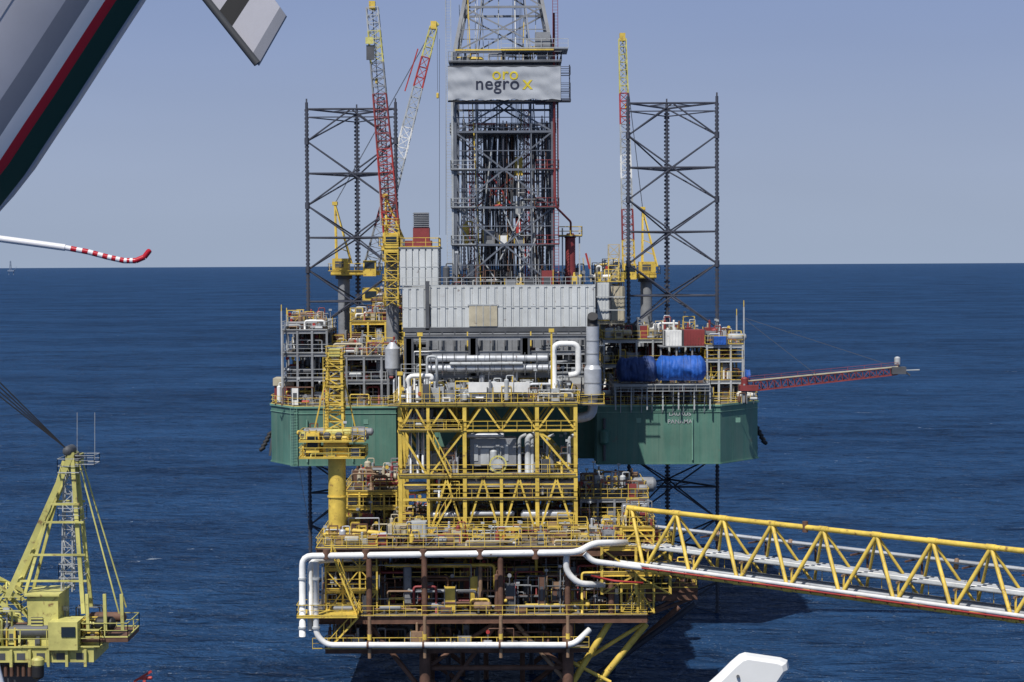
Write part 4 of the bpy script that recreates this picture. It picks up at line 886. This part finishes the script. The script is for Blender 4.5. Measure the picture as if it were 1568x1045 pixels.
block(br, A.x-2.2, A.x+5.2, 214.6, 221, [zd2+2.2, zbot-.6, SZ(838, 215)], 2, 1, 'yellow', .17, .4, 401, 'yellow', brace=True)
for o in (0, Wd): beam(Yb, BP(-.5, TO, ztop), BP(-1.2, o, zbot), .22, 10)
for k in range(3): pipe(br('landing_pipes', 'white'), [BP(-1.5, .9+.6*k, zbot+2.25), BP(-3, .9+.6*k, zbot+2.25), BP(-3.6, .9+.6*k, zd)], .17, 10)

# ================================================================== NEAR CRANE (bottom left)
nc = G('offshore_crane', S(60, 1000, 120)); D = 120
PY = 'paleyellow'
a = S(113, 692, D)
for sy in (-1, 1):
    o = Vector((0, sy*1.1, 0)); oo = Vector((0, sy*.45, 0))
    beam(nc('a_frame_legs', PY), a+oo, S(18, 910, D)+o, .2); beam(nc('a_frame_legs', PY), a+oo, S(134, 935, D)+o, .14)
    beam(nc('backstays', PY), a+oo+Vector((.4, 0, -.6)), S(188, 935, D)+o, .05, 6); beam(nc('a_frame_struts', PY), S(82, 770, D)+o*.7, S(126, 770, D)+o*.7, .08)
    beam(nc('a_frame_legs', PY), S(100, 705, D)+oo, S(45, 905, D)+o, .1)
for py, xa, xb in ((800, 68, 128), (850, 45, 131), (890, 28, 133)): beam(nc('a_frame_struts', PY), S(xa, py, D-1), S(xb, py, D-1), .07)
for k in range(5): t = k/5; p_ = a.lerp(S(18, 910, D), t+.1); beam(nc('a_frame_struts', PY), p_+Vector((0, -1*(t+.3), 0)), p_+Vector((0, 1*(t+.3), 0)), .1)
lattice([nc('ladder_mast', 'lgray')], S(104, 905, D), S(106, 715, D), .65, .55, 14, .045, .025)
for py in (720, 795, 880): rrail(nc('landings', 'lgray'), SX(92, D), SX(125, D), D-1, D+1, SZ(py, D), h=.9, r=.022)
vessel(nc('apex_sheave', 'dgray'), a+Vector((-.25, -.6, .1)), a+Vector((-.25, .6, .1)), .3, 16); vessel(nc('apex_sheave', 'black'), a+Vector((.3, -.5, -.3)), a+Vector((.3, .5, -.3)), .24, 12)
box(nc('apex_head', PY), a.x-.4, a.x+.5, D-.5, D+.5, a.z-.8, a.z-.1)
for k in range(4): beam(nc('pendant_cables', 'black'), a+Vector((-.3, -.6+.35*k, .25-.12*k)), S(-260, 405-26*k, D-4), .045, 4)
for px in (118, 145): beam(nc('antenna', 'lgray'), S(px, 705, D), S(px, 632, D), .02, 3)
rrail(nc('landings', 'lgray'), SX(118, D), SX(147, D), D-.8, D+.8, SZ(708, D), h=.6, r=.02)
zk = SZ(978, D); box(nc('slew_deck', PY), SX(-40, D), SX(150, D), D-2.2, D+2.2, SZ(1000, D), zk); rrail(nc('deck_rails', PY), SX(-40, D), SX(160, D), D-2.3, D+2.3, zk, r=.03, h=1.1)
for k in range(7): x = SX(-30+28*k, D); box(nc('deck_brackets', PY), x-.08, x+.08, D-2.4, D-2.2, SZ(1006, D), zk-.1)
for k in range(5): x = SX(10+30*k, D); box(nc('deck_openings', 'dgray'), x-.25, x+.25, D-2.22, D-2.205, SZ(996, D), SZ(986, D))
box(nc('engine_house', PY), SX(46, D), SX(93, D), D-1.5, D+1.5, zk, SZ(903, D)); box(nc('engine_louvres', 'dgray'), SX(52, D), SX(70, D), D-1.56, D-1.51, SZ(965, D), SZ(935, D))
for k in range(6): z = SZ(963, D)+k*.2; box(nc('louvre_blades', PY), SX(52, D), SX(70, D), D-1.6, D-1.565, z, z+.08)
box(nc('engine_roof', PY), SX(43, D), SX(96, D), D-1.7, D+1.7, SZ(903, D), SZ(900, D)); box(nc('operator_cab', PY), SX(84, D), SX(128, D), D-2.6, D-.6, SZ(980, D), SZ(938, D)); box(nc('cab_glass', 'glass'), SX(104, D), SX(125, D), D-2.66, D-2.61, SZ(960, D), SZ(945, D))
box(nc('winch_platform', 'brown'), SX(130, D), SX(200, D), D-1.8, D+1.8, SZ(972, D), SZ(966, D)); box(nc('winch_platform_under', PY), SX(130, D), SX(160, D), D-1.4, D+1.4, SZ(984, D), SZ(972, D))
vessel(nc('winch_drum', 'black'), S(150, 955, D-1.2), S(172, 955, D-1.2), .42, 16); vessel(nc('winch_drum', 'brown'), S(140, 945, D), S(190, 945, D), .3, 12); rrail(nc('deck_rails', PY), SX(130, D), SX(200, D), D-1.8, D+1.8, SZ(966, D), r=.03, h=.9)
for px in (135, 162, 188): beam(nc('winch_horns', PY), S(px, 966, D-1.7), S(px-2, 910, D-1.7), .11)
lattice([nc('boom', PY)], S(25, 930, D), S(-420, 700, D-5), 1.7, 1.9, 16, .12, .06)
for sy in (-1, 1): beam(nc('boom_foot', PY), S(50, 960, D)+Vector((0, sy, 0)), S(5, 915, D)+Vector((0, sy, 0)), .16)
rrail(nc('deck_rails', PY), SX(-10, D), SX(40, D), D-2, D+2, SZ(925, D), r=.03, h=.9)
clutter(nc, SX(-20, D), SX(45, D), D-2, D-.3, zk, 22, 501, (PY, PY, 'dgray', 'gray', 'brown'), 1.5, .25, .7)
clutter(nc, SX(95, D), SX(150, D), D-1, D+2, zk, 14, 502, (PY, 'dgray', 'gray'), 1.2, .25, .7)
beam(nc('pedestal', PY), (SX(15, D), D, -8), (SX(15, D), D, SZ(1040, D)), 1.2, 24); beam(nc('slew_ring', 'dgray'), (SX(15, D), D, SZ(1040, D)), (SX(15, D), D, SZ(1000, D)), 1.45, 24, 1.7)
for k in range(10): x = SX(-30+9*k, D); beam(nc('slew_gear', 'brown'), (x, D-1.9, SZ(1022, D)), (x, D-1.9, SZ(1006, D)), .12, 8)
vessel(nc('beacon', 'black'), S(58, 1036, D-2.6), S(58, 1020, D-2.6), .36, 16); vessel(nc('beacon_cap', 'paleyellow'), S(58, 1018, D-2.6), S(58, 1010, D-2.6), .38, 16); box(nc('beacon_base', 'brown'), SX(48, D-2.6), SX(68, D-2.6), D-3, D-2.2, SZ(1075, D), SZ(1040, D))
npf = G('crane_support_platform', S(60, 1300, 120)); box(npf('deck', 'deckm'), SX(-420, D), SX(190, D), D-12, D+6, 15, 15.4); rrail(npf('handrails', 'yellow'), SX(-420, D), SX(190, D), D-12, D+6, 15.4)
for px in (-400, -100, 170):
    for y in (D-11, D+5): beam(npf('legs', 'brown'), (SX(px, D), y, -8), (SX(px, D), y, 15), .6, 14)
ra = S(222, 1036, 120); beam(npf('red_aerial', 'red'), S(205, 1044, 120), S(232, 1028, 120), .08); beam(npf('red_aerial', 'red'), ra, (ra.x-.5, 118, 15.4), .1); vessel(npf('red_lamp', 'red'), ra+Vector((-.3, 0, -.1)), ra+Vector((.4, 0, -.1)), .11, 8)

# ================================================================== HELICOPTER (close)
he = G('helicopter', S(0, 0, 9))
DHc = 9.0; u_ = DHc/F
edge = [(-330, 560), (-240, 520), (-150, 458), (-80, 398), (-30, 350), (2, 314), (38, 268), (75, 212), (110, 160), (145, 106), (180, 52), (214, 0), (290, -120), (390, -285), (520, -500)]
kk = [.05, .4, .65, .85, .95, 1, 1, 1, 1, 1, 1, 1, 1, 1, 1]
prof = [0, 2, 5, 9, 14, 19, 25, 31, 37, 45, 54, 66, 80]+list(range(92, 441, 12))
def dep(s): return .34*(1-(1-min(s/330, 1))**2.4)
MI = ['heligreen', 'helired', 'heliwhite', 'heligray', 'helilight']
def pmat(s): return 0 if s < 25 else 1 if s < 37 else 2 if s < 54 else 3 if s < 80 else 4
vy = Vector((0, 1, 0)); rings = []
for i, (ex_, ey_) in enumerate(edge):
    p_ = Vector(edge[max(i-1, 0)]); q_ = Vector(edge[min(i+1, len(edge)-1)]); t_ = (q_-p_).normalized(); nrm = Vector((t_.y, -t_.x))
    if nrm.x > 0: nrm = -nrm
    k_ = kk[i]
    rg = [S(ex_+nrm.x*s_*k_, ey_+nrm.y*s_*k_, DHc)-vy*dep(s_)*k_ for s_ in prof]
    rg += [S(ex_+nrm.x*s_*k_, ey_+nrm.y*s_*k_, DHc)+vy*.5*k_ for s_ in (440, 200, 30)]
    rings.append(rg)
nr = len(rings[0])
me = bpy.data.meshes.new('fuselage'); vv = [tuple(p) for r_ in rings for p in r_]; ff = []; mi = []
for i in range(len(rings)-1):
    for j in range(nr):
        ff.append((i*nr+j, i*nr+(j+1) % nr, (i+1)*nr+(j+1) % nr, (i+1)*nr+j)); mi.append(pmat((prof[j]+prof[j+1])/2) if j < len(prof)-1 else 4)
ff.append(tuple(range(nr))); mi.append(4); ff.append(tuple((len(rings)-1)*nr+j for j in range(nr))); mi.append(4)
me.from_pydata(vv, [], ff)
for k in MI: me.materials.append(M[k])
me.polygons.foreach_set('material_index', mi); me.polygons.foreach_set('use_smooth', [True]*(len(ff)-2)+[False]*2); me.update()
fo = bpy.data.objects.new('fuselage', me); sc.collection.objects.link(fo); he.extra.append(fo)
def on_skin(i, s_):
    j = min(range(len(prof)), key=lambda k: abs(prof[k]-s_)); return rings[i][j]-vy*.002
for i in range(4, 13): beam(he('skin_seams', 'heligray'), on_skin(i, 140), on_skin(i+1, 140), .0010)
for i in range(5, 13):
    for t in (0, .5): p_ = on_skin(i, 150).lerp(on_skin(i+1, 150), t); beam(he('rivets', 'heligray'), p_, p_-vy*.003, .0030, 6)
Dr = 11.0
o1, o2 = Vector((395, 100)), Vector((438, 24)); o3, o4 = Vector((180, -170)), Vector((250, -235))
def strip(t0, t1, mat, nm):
    a1 = o1.lerp(o3, t0); a2 = o2.lerp(o4, t0); b1 = o1.lerp(o3, t1); b2 = o2.lerp(o4, t1)
    vs = [S(*a1, Dr), S(*a2, Dr+.06), S(*b2, Dr+.06), S(*b1, Dr)]; th = Vector((0, .05, 0))
    b = he(nm, mat); quad(b, vs); quad(b, [x+th for x in vs][::-1])
    for i in range(4): quad(b, [vs[i], vs[(i+1) % 4], vs[(i+1) % 4]+th, vs[i]+th])
strip(0, .05, 'heligray', 'blade_tip'); strip(.05, .20, 'helilight', 'blade_light_band'); strip(.20, .29, 'black', 'blade_black_band'); strip(.29, .38, 'helilight', 'blade_light_band'); strip(.38, .47, 'black', 'blade_black_band'); strip(.47, 1, 'helilight', 'blade_body')
beam(he('blade_leading_edge', 'dgray'), S(394, 98, Dr-.02), S(180, -172, Dr-.02), .022, 8)
pts = [(-160, 345), (0, 366), (60, 374), (100, 379.5), (135, 386), (165, 394), (190, 399.5), (208, 399.5), (221, 394), (228, 385)]
fine = []
for i in range(len(pts)-1):
    n_ = 1 if i < 3 else 4
    for k in range(n_): t = k/n_; fine.append((pts[i][0]*(1-t)+pts[i+1][0]*t, pts[i][1]*(1-t)+pts[i+1][1]*t))
fine.append(pts[-1])
for i in range(len(fine)-1):
    mt = 'heliwhite' if i < 3 or i % 2 else 'helired'
    if fine[i][0] > 205: mt = 'helired'
    beam(he('probe_'+mt, mt), S(*fine[i], DHc), S(*fine[i+1], DHc), (5.2 if i < 3 else 4.2)*u_, 10)
vessel(he('probe_tip', 'helired'), S(226, 388, DHc), S(229, 384, DHc), 4*u_, 10)
Dw = 7.0
cs = [(1078, 1052), (1098, 1034), (1118, 1014), (1132, 1002), (1141, 999), (1196, 1007), (1206, 1011), (1208, 1022), (1196, 1040), (1180, 1075), (1150, 1090), (1090, 1085)]
fr = [S(x, y, Dw) for x, y in cs]; cc = sum(fr, Vector())/len(fr)
for (s0, y0_, s1, y1_) in ((.80, -.05, .93, -.035), (.93, -.035, 1, 0), (1, 0, .93, .03)):
    for i in range(len(fr)):
        p_, q_ = fr[i], fr[(i+1) % len(fr)]
        quad(he('sponson_fairing', 'white'), [cc+(p_-cc)*s0+vy*y0_, cc+(q_-cc)*s0+vy*y0_, cc+(q_-cc)*s1+vy*y1_, cc+(p_-cc)*s1+vy*y1_])
quad(he('sponson_face', 'white'), [cc+(p_-cc)*.80-vy*.05 for p_ in fr]); quad(he('sponson_back', 'white'), [cc+(p_-cc)*.93+vy*.03 for p_ in fr][::-1])
beam(he('sponson_fastener', 'dgray'), S(1130, 1036, Dw-.06), S(1130, 1036, Dw), .006, 8)
pipe(he('sponson_strut', 'heliwhite'), [cc+Vector((0, 0, -.05)), cc+Vector((-.8, 0, -1.0)), cc+Vector((-2.6, .6, -1.2)), S(-300, -100, DHc)], .05, 10)

# ================================================================== FAR THINGS
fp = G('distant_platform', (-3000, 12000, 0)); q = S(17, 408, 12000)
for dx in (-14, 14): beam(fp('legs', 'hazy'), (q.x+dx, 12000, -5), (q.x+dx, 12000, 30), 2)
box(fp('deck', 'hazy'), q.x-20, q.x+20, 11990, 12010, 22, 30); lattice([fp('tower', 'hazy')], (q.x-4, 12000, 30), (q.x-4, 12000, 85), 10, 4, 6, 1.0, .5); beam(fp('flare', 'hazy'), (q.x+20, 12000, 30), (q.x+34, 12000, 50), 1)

for g_ in GROUPS: g_.build()
print("polys", sum(len(o.data.polygons) for o in bpy.data.objects if o.type == 'MESH'))
